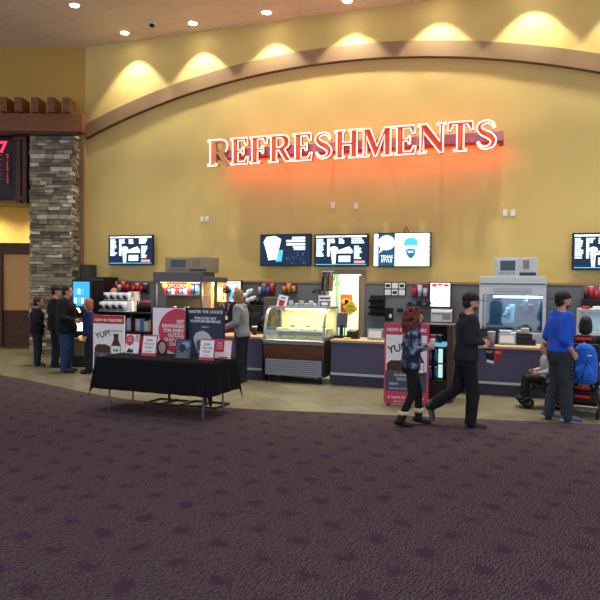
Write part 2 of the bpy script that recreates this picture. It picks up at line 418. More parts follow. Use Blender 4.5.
def pf(x0, x1, z0, z1, d, m): bm.box(pl+x0, YS-d, z0, pl+x1, YS+.04, z1, m)
def ps(x0, x1, z0, z1, d, m): bm.box(pr-.04, YS+x0, z0, pr+d, YS+x1, z1, m)
def pl_(x0, x1, z0, z1, d, m): bm.box(pl-d, YS+x0, z0, pl+.04, YS+x1, z1, m)
stone_face(pr-pl, pf); stone_face(1.2, ps); stone_face(1.2, pl_)
struct(bm.build('wall_stone_pillar', bevel=.008))
YBm = YS-.35
b0 = yp(0, 131, YBm).z; b1 = yp(0, 112.5, YBm).z; bx = yp(82, 120, YBm).x
t = thing('pergola_beam', 'thick brown timber beam resting across the stone pillar top', 'beam', (bx, YBm, 0))
MB().box(-9, 0, b0, 0, .32, b1, WOODM).build('beam', t, .02)
MB().box(-9, .03, b0-.05, -.12, .25, b0, WOODD).build('bed_moulding', t, .01)
RP = ['leftmost brown rafter end standing on the timber beam, cut by the photo edge', 'second brown rafter end from the left on the timber beam', 'middle brown rafter end on the timber beam above the display', 'brown rafter end on the timber beam above the left side of the pillar', 'brown rafter end nearest the arch on the timber beam']
r0 = None
for i, x in enumerate((5, 20, 36.5, 52.5, 67.5)):
    p = yp(x, 112, YBm)
    if r0 is None:
        r0 = MB().box(-.09, -.12, 0, .09, .36, yp(x,98,YBm).z-b1, WOODM).build('rafter', bevel=.012, loc=(p.x, YBm, b1)); tag(r0, RP[i], 'rafter', 'rafter ends on the beam')
    else:
        c = r0.copy(); COL.objects.link(c); c.location = (p.x, YBm, b1); c['label'] = RP[i]
# LED display in timber frame
YD = YL-.35; q = lambda x, y: yp(x, y, YD)
t = thing('led_display', 'black board with red numeral 7 and red list hanging under the beam', 'sign', (q(16,170).x, YD, q(16,197).z))
hd = q(16,137).z-q(16,197).z
MB().box(-1.6, 0, 0, 0, .12, hd, mat('led_board', (34,22,30), .4)).build('board', t, .01)
fr = MB(); fr.box(-1.6, -.02, -.06, .03, .12, 0, BLACK).box(-1.6, -.02, hd, .03, .12, hd+.06, BLACK).box(0, -.02, -.06, .04, .12, hd+.06, BLACK); fr.build('frame', t)
LEDR = mat('led_red', (255,50,80), em=1.6); LEDD = mat('led_red_dim', (190,30,36), em=.8)
MB().text('7', q(3.5,0).x-q(16,0).x, q(0,152.5).z-q(0,197).z, -.03, .38, LEDR, bold=.012).build('numeral', t)
bm = MB()
for i in range(7): bm.text('3:14'[i % 3:i % 3+1] + '', 0-.2, hd-.42-.105*i-.1, -.03, .13, LEDD, bold=.004)
MB().box(-.27, -.02, hd-1.27, -.12, 0, hd-.35, BLACK).build('list_strip', t); bm.build('list_digits', t)
bm = MB()
for i in range(6): bm.box(-.5, -.005, hd-.45-.12*i, -.35, 0, hd-.44-.12*i, LEDD)
bm.build('row_marks', t)
t = thing('timber_bracket', 'pair of dark timber posts with cross blocks between display and stone pillar', 'frame', (q(20,170).x, YD, 0))
for px_ in (20.3, 26.3):
    x = q(px_,0).x-q(20,0).x; MB().box(x-.055, -.12, q(0,203).z, x+.055, .1, q(0,134).z, WOODD).build('post', t, .008)
for py_ in (139, 198):
    MB().box(-.1, -.16, q(0,py_+2.5).z, q(29,0).x-q(20,0).x, -.0, q(0,py_-1.5).z, WOODD).build('cross_block', t, .008)
# ------------------------------------------------------------------ ceiling lights
LENS = mat('lamp_lens', (255,244,225), em=30)
def downlight(u, v, label, group, energy, size, blend, tilt=0, color=(1, .93, .76), lens=LENS):
    t = thingW('recessed_downlight', label, 'light', u, v, ZC, group)
    MB().lathe([(.125, 0), (.125, -.012), (.095, -.012), (.095, 0)], WHITE).build('trim_ring', t)
    MB().lathe([(.094, -.004), (.094, -.014)], lens).build('lens', t)
    ld = bpy.data.lights.new('downlight_lamp', 'SPOT'); ld.energy = energy; ld.spot_size = size; ld.spot_blend = blend; ld.color = color; ld.shadow_soft_size = .08
    lo = bpy.data.objects.new('downlight_lamp', ld); COL.objects.link(lo); lo.parent = t; lo.location = (0, 0, -.03); lo.rotation_euler = (tilt, 0, 0)
    return t
wl = ['leftmost bright round ceiling light along the yellow wall', 'second bright round ceiling light from the left along the wall', 'bright round ceiling light above the letter F of the sign', 'bright round ceiling light above the middle of the neon sign', 'bright round ceiling light at the top edge right of centre', 'hidden-edge', 'hidden-edge2']
for i in range(8):
    u = -9.16 + 1.83*i
    lab = wl[i] if i < 5 else 'recessed wall washer light over the right part of the yellow wall'
    downlight(u, VW-.52, lab, 'wall washer lights along the yellow wall' if i < 5 else 'wall washers right of the frame top', WASH_W, math.radians(84), .30, math.radians(8))
fl = ['round ceiling light at the far left, forward of the wall row', 'round ceiling light at the top edge near the dome camera']
for i in range(8):
    u = -9.29 + 1.80*i
    downlight(u, 11.45, fl[i] if i < 2 else 'recessed ceiling downlight over the tiled strip before the counter', 'downlights over the tiled strip', DOWN_W, math.radians(75), .7)
for j, v in enumerate((7.5, 3.0)):  # unseen rows added for general light on the carpet
    for i in range(4):
        downlight(-7 + 3.6*i, v, 'added out-of-view ceiling downlight over the carpeted hall', 'downlights over the carpet', HALL_W, math.radians(100), .8, color=(.95, .9, .9))
p = gp(152, 23, ZC)
t = thing('dome_camera', 'small black dome security camera on the ceiling between the lights', 'camera', (p.x, p.y, ZC))
MB().lathe([(.09, 0), (.09, -.03), (.07, -.035)], WHITE).build('base', t); MB().ell((0, 0, -.04), (.065, .065, .06), mat('smoked_dome', (20,16,18), .1)).build('dome', t)
# ------------------------------------------------------------------ wall outlets
labs = ['left of a pair of white wall outlets left of the neon sign end', 'right one of the pair of white outlets under the sign start', 'white wall outlet above the two menu screens, left of pair', 'white wall outlet above the two menu screens, right of pair', 'white wall outlet below the sign end, left of pair', 'white wall outlet below the sign end, right of pair']
for (x, y), l in zip(((202, 219), (207, 219), (333, 205.5), (356, 206), (505, 213), (513, 213)), labs):
    u, z = wp(x, y, VW)
    t = thingW('wall_outlet', l, 'outlet', u, VW, z, 'white outlets on the yellow wall')
    MB().box(-.045, -.012, -.065, .045, 0, .065, WHITE).build('cover_plate', t, .004)
    [MB().box(-.02, -.015, z_, .02, -.012, z_+.035, PAPER).build('socket', t) for z_ in (.01, -.045)]
# ------------------------------------------------------------------ neon sign
def cat(ps, k=4):
    out = []
    for i in range(len(ps)-1):
        p0 = Vector(ps[max(i-1, 0)]); p1 = Vector(ps[i]); p2 = Vector(ps[i+1]); p3 = Vector(ps[min(i+2, len(ps)-1)])
        for j in range(k):
            t = j/k; out.append(.5*((2*p1)+(p2-p0)*t+(2*p0-5*p1+4*p2-p3)*t*t+(3*p1-p0-3*p2+p3)*t**3))
    out.append(Vector(ps[-1])); return out
GL = {
'E': (.76, [(0,0),(.72,0),(.76,.28),(.68,.28),(.58,.1),(.32,.1),(.32,.46),(.46,.46),(.5,.36),(.56,.36),(.56,.64),(.5,.64),(.46,.55),(.32,.55),(.32,.9),(.55,.9),(.64,.72),(.72,.72),(.70,1),(0,1),(0,.93),(.09,.93),(.09,.07),(0,.07)], None),
'F': (.72, [(0,0),(.42,0),(.42,.07),(.32,.07),(.32,.46),(.46,.46),(.5,.36),(.56,.36),(.56,.64),(.5,.64),(.46,.55),(.32,.55),(.32,.9),(.55,.9),(.64,.72),(.72,.72),(.70,1),(0,1),(0,.93),(.09,.93),(.09,.07),(0,.07)], None),
'H': (.94, [(0,0),(.4,0),(.4,.07),(.32,.07),(.32,.46),(.62,.46),(.62,.07),(.54,.07),(.54,0),(.94,0),(.94,.07),(.85,.07),(.85,.93),(.94,.93),(.94,1),(.54,1),(.54,.93),(.62,.93),(.62,.56),(.32,.56),(.32,.93),(.4,.93),(.4,1),(0,1),(0,.93),(.09,.93),(.09,.07),(0,.07)], None),
'M': (1.16, [(0,0),(.32,0),(.32,.07),(.21,.07),(.21,.72),(.50,0),(.58,0),(.86,.74),(.86,.07),(.76,.07),(.76,0),(1.16,0),(1.16,.07),(1.08,.07),(1.08,.93),(1.16,.93),(1.16,1),(.86,1),(.59,.36),(.34,1),(0,1),(0,.93),(.1,.93),(.1,.07),(0,.07)], None),
'N': (.98, [(0,0),(.32,0),(.32,.07),(.21,.07),(.21,.72),(.76,0),(.88,0),(.88,.93),(.98,.93),(.98,1),(.66,1),(.66,.93),(.77,.93),(.77,.38),(.32,1),(0,1),(0,.93),(.1,.93),(.1,.07),(0,.07)], None),
'T': (.84, [(.2,0),(.64,0),(.64,.07),(.53,.07),(.53,.9),(.66,.9),(.76,.7),(.84,.7),(.82,1),(.02,1),(0,.7),(.08,.7),(.18,.9),(.31,.9),(.31,.07),(.2,.07)], None),
'R': (.92, [(0,0),(.4,0),(.4,.07),(.32,.07),(.32,.45),(.40,.45),(.66,.04),(.72,0),(.92,0),(.92,.07),(.86,.09),(.64,.47),(.76,.53),(.83,.63),(.84,.76),(.80,.88),(.71,.96),(.58,1),(0,1),(0,.93),(.09,.93),(.09,.07),(0,.07)], [(.32,.55),(.46,.55),(.55,.6),(.60,.68),(.60,.78),(.55,.86),(.46,.9),(.32,.9)]),
}
def s_glyph():
    c = cat([(.63,.72),(.57,.87),(.38,.93),(.19,.86),(.15,.72),(.26,.59),(.46,.48),(.59,.34),(.58,.18),(.44,.08),(.24,.09),(.1,.26)], 3)
    wd = [.06,.08,.1,.13,.17,.21,.22,.2,.16,.1,.08,.06]; L, R = [], []
    for i, p in enumerate(c):
        a = c[max(i-1, 0)]; b = c[min(i+1, len(c)-1)]; d = (b-a).normalized(); nn = Vector((-d.y, d.x))
        f = i/(len(c)-1)*11; k = min(int(f), 10); ww = wd[k]+(wd[k+1]-wd[k])*(f-k)
        L.append(p+nn*ww/2); R.append(p-nn*ww/2)
    return (.74, [(p.x, p.y) for p in L + R[::-1]], None)
GL['S'] = s_glyph()
NEON = mat('neon_tube', (255,206,182), em=2.2); NEONR = mat('neon_red_inner', (255,70,32), em=1.5)
FACE = mat('letter_face_red', (206,66,36), .5); FACEW = mat('letter_face_unlit', (200,150,110), .6); RET = mat('letter_return', (200,190,180), .5)  # the first R's missing neon light is put into its dull face colour
def fill(pts, hole, y, m, bm, sc):
    cu = bpy.data.curves.new('g', 'CURVE'); cu.dimensions = '2D'; cu.fill_mode = 'BOTH'; cu.extrude = .05
    for pp in (pts, hole):
        if not pp: continue
        sp = cu.splines.new('POLY'); sp.points.add(len(pp)-1); sp.use_cyclic_u = True
        for i, (x, z) in enumerate(pp): sp.points[i].co = (x*sc, z*sc, 0, 1)
    ob = bpy.data.objects.new('g', cu); COL.objects.link(ob)
    me = bpy.data.meshes.new_from_object(ob.evaluated_get(bpy.context.evaluated_depsgraph_get()))
    bm.add([(v.co.x, y-v.co.z, v.co.y) for v in me.vertices], [tuple(p.vertices) for p in me.polygons], m)
    bpy.data.objects.remove(ob); bpy.data.curves.remove(cu); bpy.data.meshes.remove(me)
VS = VW-.75
uL, zL = wp(209.5, 166, VS); uR, zR = wp(497.5, 150.5, VS)
word = 'REFRESHMENTS'; tot = sum(GL[c][0] for c in word) + .055*11; sc = (uR-uL)/tot
zbase = (zL+zR)/2
print('SIGN', uL, uR, zL, zR, 'letter h', sc)
sg = thingW('refreshments_sign', 'large REFRESHMENTS neon channel letters on a pink red raceway high on yellow wall', 'sign', uL, VS, zbase)
x = 0; NAMES = {}
for i, ch in enumerate(word):
    wd, pts, hole = GL[ch]; bm = MB()
    fill(pts, hole, 0, FACEW if i == 0 else FACE, bm, sc)
    o = bm.build('letter', sg); o.location = (x*sc, 0, 0)
    if i == 0: o['label'] = 'half lit letter R with dull leg'
    tb = MB()
    if i == 0:
        o1 = [p for p in pts[12:]] + pts[:4]; tb.tube([(a*sc, -.075, b*sc) for a, b in o1], .013, NEON)
    else:
        tb.tube([(a*sc, -.075, b*sc) for a, b in pts], .014, NEON, closed=True)
        if hole: tb.tube([(a*sc, -.075, b*sc) for a, b in hole], .012, NEON, closed=True)
    tb.build('neon_outline', o)
    # inner red tube down the heavy stem
    it = MB(); xs = {'T': .42, 'S': None}.get(ch, .2)
    if xs is not None: it.tube([(xs*sc, -.065, .14*sc), (xs*sc, -.065, .86*sc)], .016, NEONR)
    else: it.tube([(a*sc, -.065, b*sc) for a, b in [(.2,.78),(.24,.66),(.42,.52),(.56,.38),(.55,.22)]], .016, NEONR)
    it.build('inner_tube', o)
    x += wd+.055
RW = mat('raceway_pink', (196,128,150), .45)
Wd = uR-uL
MB().box(.12, .06, sc*.32, Wd+.10, .5, sc*.66, RW).build('raceway', sg, .01)
MB().box(.14, .07, sc*.30, Wd+.09, .49, sc*.32, mat('raceway_soffit_redlit', (200,52,44), .6)).build('raceway_soffit', sg)  # red neon light on the underside is put into its colour
for k in range(6): MB().cyl((.4+k*1.15, .49, sc*.5), (.4+k*1.15, .76, sc*.5), .03, .03, STEEL).build('wall_bracket', sg)
MB().box(.2, .30, sc*.30-.03, Wd+.0, .34, sc*.30, mat('neon_red_strip', (255,50,24), em=4)).build('neon_strip', sg)
for k in range(4):
    ld = bpy.data.lights.new('neon_lamp', 'AREA'); ld.shape = 'RECTANGLE'; ld.size = Wd/4; ld.size_y = .12; ld.energy = 3.0; ld.color = (1, .05, .06)
    lo = bpy.data.objects.new('neon_lamp', ld); COL.objects.link(lo); lo.parent = sg; lo.location = (.15+Wd*(k+.5)/4, .45, sc*.24); lo.rotation_euler = (.9, 0, 0)
    ld = bpy.data.lights.new('neon_lamp', 'AREA'); ld.shape = 'RECTANGLE'; ld.size = Wd/4; ld.size_y = .3; ld.energy = 1.6; ld.color = (1, .42, .2)
    lo = bpy.data.objects.new('neon_lamp', ld); COL.objects.link(lo); lo.parent = sg; lo.location = (.15+Wd*(k+.5)/4, .10, sc*.9); lo.rotation_euler = (PI/2+.5, 0, 0)
# ------------------------------------------------------------------ televisions
def tv(name, label, cat_, box, v, content, group=None, rim=.02, bright=None, bg=SCR_B, base=None):
    x0, y0, x1, y1 = box; ym = (y0+y1)/2; xm = (x0+x1)/2
    uL, _ = wp(x0, ym, v); uR, _ = wp(x1, ym, v); _, zb = wp(xm, y1, v); _, zt = wp(xm, y0, v)
    W, H = uR-uL, zt-zb
    t = thingW(name, label, cat_, uL, v, zb, group)
    MB().box(0, 0, 0, W, .06, H, BLACK).build('casing', t, .006)
    if v > VW-.4:
        MB().box(W*.35, .06, H*.3, W*.65, VW-v, H*.7, DARK).build('wall_mount', t)
    bm = MB(); r = rim
    bm.box(r, -.003, r, W-r, 0, H-r, bg)
    iw, ih = W-2*r, H-2*r
    for c in content:
        if c[0] == 'r': _, a, b, c2, d, m = c; bm.box(r+a*iw, -.006, r+(1-d)*ih, r+c2*iw, -.003, r+(1-b)*ih, m)
        elif c[0] == 'e': _, a, b, rx, rz, m = c; n = 20; bm.prism([(r+(a+rx*math.cos(2*PI*i/n))*iw, r+(1-b)*ih+rz*math.sin(2*PI*i/n)*ih) for i in range(n)], -.008, -.004, m)
        elif c[0] == 'p': _, ps_, m = c; bm.prism([(r+a*iw, r+(1-b)*ih) for a, b in ps_], -.009, -.004, m)
        elif c[0] == 't': _, s_, a, b, size, m = c; bm.text(s_, r+a*iw, r+(1-b)*ih, -.011, size*ih, m, bold=.002)
    bm.build('screen', t)
    return t
def bars(x0, x1, y0, y1, n, m, seed=0):
    rd = random.Random(seed); out = []
    for i in range(n):
        a = y0+(y1-y0)*i/n; out.append(('r', x0, a, x0+(x1-x0)*rd.uniform(.55, 1), a+(y1-y0)/n*.68, m))
    return out
def menu(seed):
    return [('r', .02, .02, .98, .075, SCR_W), ('r', .06, .03, .2, .06, SCR_R), ('r', .45, .03, .6, .06, SCR_R)] + bars(.03, .2, .12, .72, 9, SCR_W, seed) + \
        [('r', .24, .12, .29, .7, SCR_W)] + bars(.3, .4, .12, .28, 3, SCR_W, seed+1) + bars(.46, .58, .12, .3, 3, SCR_W, seed+2) + bars(.7, .94, .1, .3, 3, SCR_W, seed+6) + \
        [('e', .37, .46, .08, .09, SCR_W), ('p', [(.3,.56),(.44,.56),(.42,.62),(.32,.62)], SCR_W), ('p', [(.42,.6),(.46,.5),(.58,.42),(.66,.38),(.72,.5),(.72,.6)], SCR_W),
         ('p', [(.32,.64),(.41,.64),(.40,.94),(.34,.94)], SCR_W), ('p', [(.35,.66),(.40,.66),(.39,.9),(.355,.9)], SCR_R),
         ('r', .46, .68, .68, .88, SCR_W), ('r', .49, .73, .65, .75, SCR_B), ('r', .49, .8, .65, .82, SCR_B), ('r', .75, .84, .95, .92, SCR_P), ('r', .02, .95, .98, .975, SCR_C)] + bars(.75, .9, .36, .8, 7, SCR_W, seed+3)
tv('television', 'wall television at the far left showing a dark menu board', 'television', (108.5,235,153,265), VW-.14, menu(3), 'televisions over the counter')
tv('television', 'wall television showing a white popcorn bucket and cup on navy', 'television', (260,234,311,266), VW-.14,
   [('p', [(.06,.22),(.12,.06),(.3,.03),(.42,.14),(.37,.5),(.34,.8),(.16,.84),(.13,.6)], SCR_W), ('e', .25, .28, .08, .12, mat('screen_pale', (190,225,240), em=1)), ('p', [(.28,.5),(.46,.5),(.43,.88),(.31,.88)], SCR_C),
    ('p', [(.27,.45),(.33,.5),(.31,.82),(.28,.82)], SCR_P), ('r', .64, .07, .9, .15, SCR_W), ('r', .52, .17, .9, .24, SCR_W), ('r', .53, .28, .9, .35, SCR_W), ('r', .66, .38, .9, .44, SCR_W), ('r', .68, .46, .9, .5, SCR_W)]
   + [('e', random.uniform(.5, .95), random.uniform(.6, .95), .006, .008, SCR_C) for k in range(18)], 'televisions over the counter')
tv('television', 'wall television with white menu columns directly above the back doorway', 'television', (314,234,368.5,266.5), VW-.14, menu(11), 'televisions over the counter')
TEAL = mat('screen_teal', (30,110,150), em=.9)
tv('television', 'wall television with a white picture of a blue cartoon-like face', 'television', (373,232.5,431,267), VW-.14,
   [('r', 0, 0, .08, 1, SCR_W), ('r', .38, 0, 1, 1, SCR_W), ('r', .08, .0, .38, 1, mat('screen_slate', (28,80,112), em=.8)), ('e', .23, .28, .15, .23, SCR_W), ('p', [(.12,.45),(.2,.46),(.1,.6)], SCR_W),
    ('t', 'TEXAS', .235, .76, .13, SCR_W), ('t', 'STYLE', .235, .88, .13, SCR_W),
    ('p', [(.54,.3),(.56,.2),(.62,.14),(.71,.14),(.77,.2),(.79,.3),(.78,.4),(.7,.35),(.665,.4),(.63,.35),(.55,.4)], SCR_C), ('e', .605, .33, .05, .05, SCR_W), ('e', .725, .33, .05, .05, SCR_W), ('e', .61, .34, .028, .032, SCR_B), ('e', .72, .34, .028, .032, SCR_B),
    ('p', [(.57,.5),(.66,.46),(.75,.5),(.74,.64),(.69,.76),(.64,.76),(.59,.64)], TEAL), ('p', [(.60,.53),(.73,.53),(.71,.6),(.62,.6)], SCR_W), ('e', .665, .62, .025, .05, SCR_P), ('r', .975, 0, 1, 1, SCR_B)], 'televisions over the counter')
tv('television', 'wall television cut by the right edge, menu board with red cup', 'television', (572,232.5,630,270), VW-.14, menu(21), 'televisions over the counter')
# small wire loops above/below a television
t = thingW('television_cable', 'thin loop of cable poking over the white-screened television', 'cable', wp(406,231,VW-.05)[0], VW-.05, wp(406,231,VW-.05)[1])
MB().tube([(-.05, 0, -.1), (-.04, 0, 0), (0, 0, .1), (.05, -.01, 0), (.06, 0, -.1)], .008, BLACK).build('cable', t)
tv('menu_screen', 'upright lit menu screen behind the capped employee', 'screen', (220,280,241.5,309), VW-.35,
   [('r', 0, 0, 1, 1, mat('screen_palegreen', (190,225,205), em=1.0)), ('r', .05, .02, .95, .1, SCR_P), ('e', .3, .25, .12, .08, SCR_R), ('e', .6, .22, .12, .07, SCR_W), ('e', .8, .3, .12, .07, SCR_R), ('p', [(.35,.45),(.5,.2),(.65,.5),(.6,.7),(.4,.7)], SCR_C), ('e', .15, .6, .12, .2, SCR_G), ('e', .8, .6, .12, .1, SCR_R)])
tv('menu_screen', 'upright lit white and red menu screen behind the curly haired woman', 'screen', (429.5,282,451,307.5), VW-.2,
   [('r', 0, 0, 1, 1, SCR_W), ('e', .2, .1, .14, .07, SCR_R), ('e', .5, .07, .14, .05, SCR_R), ('e', .8, .1, .14, .06, SCR_R), ('e', .35, .4, .05, .03, SCR_P), ('e', .6, .35, .04, .05, SCR_P), ('e', .7, .6, .06, .03, SCR_C), ('e', .3, .7, .06, .03, SCR_G)])
# ------------------------------------------------------------------ counters
def counter(px0, px1, label, wlabel, v0=VC, u0=None, u1=None, toplab='counter'):
    a = wp(px0, 360, v0)[0] if u0 is None else u0; b = wp(px1, 360, v0)[0] if u1 is None else u1
    W = b-a; H = .84
    t = thingW('service_counter', label, 'counter', a, v0, 0)
    MB().box(0, .02, .24, W, .7, H-.04, COUNTER).build('front_panel', t, .004)
    MB().box(0, .0, .19, W, .03, .235, STEELP).build('rail', t, .004)
    bm = MB(); bm.box(0, .05, 0, W, .7, .19, TOE); k = .0
    while k < W-.01: bm.box(k, .042, .003, min(W, k+.29), .05, .187, TOE); k += .3
    bm.build('toe_kick', t)
    w2 = thingW('worktop', wlabel, 'worktop', a, v0, H-.04)
    MB().box(0, -.03, 0, W, .75, .045, TOP).build('top_board', w2, .006)
    return a, b
CR = counter(330.5, 0, 'long slate blue service counter right of the ice cream case', 'tan worktop on the long counter right of the ice cream case', u1=wp(575,360,VC)[0])
CLf = counter(0, 261.5, 'short slate blue counter section left of the ice cream case', 'tan worktop on the short counter left of the ice cream case', u0=wp(214,360,VC)[0])
HTOP = .845
# back counters against the wall
def backcounter(px0, px1, label, wlab):
    a = wp(px0, 330, VW-.7)[0]; b = wp(px1, 330, VW-.7)[0]; W = b-a
    t = thingW('back_cabinet', label, 'cabinet', a, VW-.72, 0)
    MB().box(0, 0, .1, W, .66, .86, DARK).build('body', t, .005)
    n = max(1, round(W/.6))
    for i in range(n):
        d = MB().box(i*W/n+.01, -.02, .13, (i+1)*W/n-.01, 0, .83, WAIN).build('door', t, .004)
        MB().box((i+1)*W/n-.06, -.04, .6, (i+1)*W/n-.045, -.02, .76, STEEL).build('handle', d)
    MB().box(0, .05, 0, W, .66, .1, BLACK).build('toe_kick', t)
    w2 = thingW('worktop', wlab, 'worktop', a, VW-.74, .86)
    MB().box(0, 0, 0, W, .69, .04, mat('dark_worktop', (58,58,62), .35)).build('top_board', w2, .005)
backcounter(112, 318, 'dark back cabinet along the wall left of the doorway', 'dark worktop on the back cabinet left of the doorway')
backcounter(368, 470, 'dark back cabinet along the wall between the doorway and the popcorn machine', 'dark worktop on the back cabinet left of the big popcorn machine')
backcounter(553, 620, 'dark back cabinet along the wall right of the popcorn machine', 'dark worktop on the back cabinet right of the big popcorn machine')
ZB = .90
# ------------------------------------------------------------------ ice cream case
fa = wp(263.3, 360, VC-.06)[0]; fb = wp(324, 360, VC-.06)[0]; FW = fb-fa
t = thingW('ice_cream_case', 'ice cream dipping case with curved glass and brown band set into the counter', 'display case', fa, VC-.06, 0)
BROWN = wood('case_brown', (74,44,26), (104,64,38), axis=(1, 12, 12))
MB().yprism([(.03,.13),(.03,.74),(.02,.80),(.9,.80),(.9,.13)], 0.03, FW-.03, DARK).build('body', t)
GRB = mat('grille_back', (70,74,84), .5); GRS = mat('grille_slat', (170,178,190), .4, .4)
bm = MB(); bm.box(.03, 0, .13, FW-.03, .035, .45, GRB)
for i in range(8): bm.yprism([(-.02,.145+i*.038),(0,.15+i*.038),(0,.172+i*.038),(-.014,.166+i*.038)], .05, FW-.05, GRS)
bm.build('grille', t)
MB().yprism([(.0,.45),(-.02,.56),(-.01,.72),(.05,.72),(.05,.45)], 0.0, FW, BROWN).build('brown_band', t, .01)
MB().yprism([(-.03,.73),(-.035,.8),(.0,.82),(.08,.82),(.08,.73)], 0, FW, STEEL).build('ledge', t, .006)
curve = [(-.02,.82),(-.01,.95),(.01,1.09),(.06,1.22),(.13,1.32),(.24,1.405)]
for s in (0, FW-.035):
    bm = MB(); c2 = [(y+.035, z-.01) for y, z in curve]
    n = len(curve); bm.yprism(curve+c2[::-1], s, s+.035, STEEL); 
    bm.yprism([(.85,.82),(.9,.82),(.9,1.40),(.85,1.40)], s, s+.035, STEEL); bm.yprism([(-.02,.82),(.9,.82),(.9,.87),(-.02,.87)], s, s+.035, STEEL)
    bm.build('end_frame', t)
bm = MB(); fs = [(i, i+1, i+1+n, i+n) for i in range(n-1)]
bm.add([(.035, y+.01, z) for y, z in curve]+[(FW-.035, y+.01, z) for y, z in curve], fs, GLASS, True); bm.build('curved_glass', t)
for s in (.018, FW-.018):
    pts = [(y+.03, z-.005) for y, z in curve] + [(.87,1.40), (.87,.87)]
    MB().add([(s, y, z) for y, z in pts], [tuple(range(len(pts)))], GLASS).build('side_glass', t)
MB().box(0, .22, 1.40, FW, .92, 1.435, STEEL).build('top_deck', t, .006)
CREAM = mat('case_lining', (240,226,176), .5)
MB().box(.03, .86, .8, FW-.03, .89, 1.40, CREAM).build('back_lining', t)
MB().box(.04, .04, .9, FW-.04, .07, .98, STEELP).box(.04, .04, .8, FW-.04, .86, .84, CREAM).build('inner_front_lip', t)
PANC = mat('tub_rim', (238,232,205), .4)
cols = [(236,214,170),(240,230,205),(190,140,110),(244,236,224),(150,95,70),(236,190,190),(244,236,200),(210,225,190)]
for r in range(2):
    for i in range(4):
        x0 = .07+i*(FW-.14)/4; x1 = x0+(FW-.14)/4-.02; y0 = .1+r*.37; zz = .93+r*.05
        bx_ = thingW('ice_cream_tub', 'open tub of ice cream in the case, %s row, %s from the left' % (('front', 'rear')[r], ('first', 'second', 'third', 'fourth')[i]), 'tub', fa+x0, VC-.06+y0, .84, 'ice cream tubs in the dipping case')
        W_ = x1-x0
        bm = MB(); bm.box(0, 0, 0, W_, .02, zz-.84+.02, PANC).box(0, .32, 0, W_, .34, zz-.84+.02, PANC).box(0, 0, 0, .02, .34, zz-.84+.02, PANC).box(W_-.02, 0, 0, W_, .34, zz-.84+.02, PANC); bm.box(0, 0, 0, W_, .34, .01, PANC); bm.build('tub', bx_, .004)
        MB().ell((W_/2, .17, zz-.86), (W_/2-.02, .15, .035), mat('ice_cream_%d' % (r*4+i), cols[r*4+i], .6, bump=.5)).build('ice_cream', bx_)
for i in range(3):
    MB().box(.25+i*.33, .8, 1.0, .25+i*.33+.09, .82, 1.04, mat('flavour_tag', (120,104,70), .6)).build('flavour_tag', t)
MB().box(.08, .5, 1.365, FW-.08, .56, 1.395, mat('case_tube', (255,232,160), em=7)).build('light_tube', t)
ld = bpy.data.lights.new('case_lamp', 'AREA'); ld.shape = 'RECTANGLE'; ld.size = FW-.2; ld.size_y = .06; ld.energy = 7; ld.color = (1, .92, .70)
lo = bpy.data.objects.new('case_lamp', ld); COL.objects.link(lo); lo.parent = t; lo.location = (FW/2, .53, 1.36)
MB().box(FW-.03, 0.02, .13, FW+.0, .9, .80, mat('case_side_dark', (40,28,24), .5)).build('side_panel', t)
for x in (.1, FW-.1):
    for y in (.08, .8): MB().cyl((x, y, 0), (x, y, .13), .03, .03, BLACK).build('foot', t)
# ------------------------------------------------------------------ generic small things
def cup_mesh(h=.14, r=.04, m=RED, lid=WHITE):
    return MB().lathe([(r*.72, 0), (r, h)], m), MB().lathe([(r*1.04, h), (r*1.06, h+.006), (r*.95, h+.016)], lid)
def cup(name, label, loc, h=.14, r=.04, m=RED, lid=WHITE, group=None, straw=False, cat_='cup'):
    t = thing(name, label, cat_, loc, 0, group); a, b = cup_mesh(h, r, m, lid); a.build('cup_body', t)
    if lid: b.build('lid', t)
    if straw: MB().cyl((0, 0, h), (.012, 0, h+.09), .004, .004, RED).build('straw', t)
    return t
def flatsign(name, label, cat_, u, v, z, W, H, draw, group=None, depth=.01, backing=PAPER, stand=None, rz=0, tilt=0):
    t = thingW(name, label, cat_, u, v, z, group)
    if rz: t.rotation_euler = (0, 0, -A+rz)
    M = Matrix.Rotation(-tilt, 4, 'X') if tilt else None
    MB().box(0, 0, 0, W, depth, H, backing, M).build('board', t)
    bm = MB(); draw(bm, W, H, M); bm.build('print', t); return t
def R_(bm, W, H, x0, z0, x1, z1, m, M=None, y=-.002): bm.box(x0*W, y, z0*H, x1*W, 0, z1*H, m, M)
def E_(bm, W, H, cx_, cz_, rx, rz_, m, M=None, y=-.003, n=24, clip=None):
    pts = [((cx_+rx*math.cos(2*PI*i/n))*W, (cz_+rz_*math.sin(2*PI*i/n))*H) for i in range(n)]
    if clip: pts = [(min(max(x, 0), W), min(max(z, 0), H)) for x, z in pts]
    bm.prism(pts, y, 0, m, M=M)
# ------------------------------------------------------------------ counter top items (right of the case)
def onwall(px0, py0, px1, py1, v):
    ym = (py0+py1)/2; xm = (px0+px1)/2
    uL, uR = wp(px0, ym, v)[0], wp(px1, ym, v)[0]; return uL, uR-uL, wp(xm, py1, v)[1], wp(xm, py0, v)[1]-wp(xm, py1, v)[1]
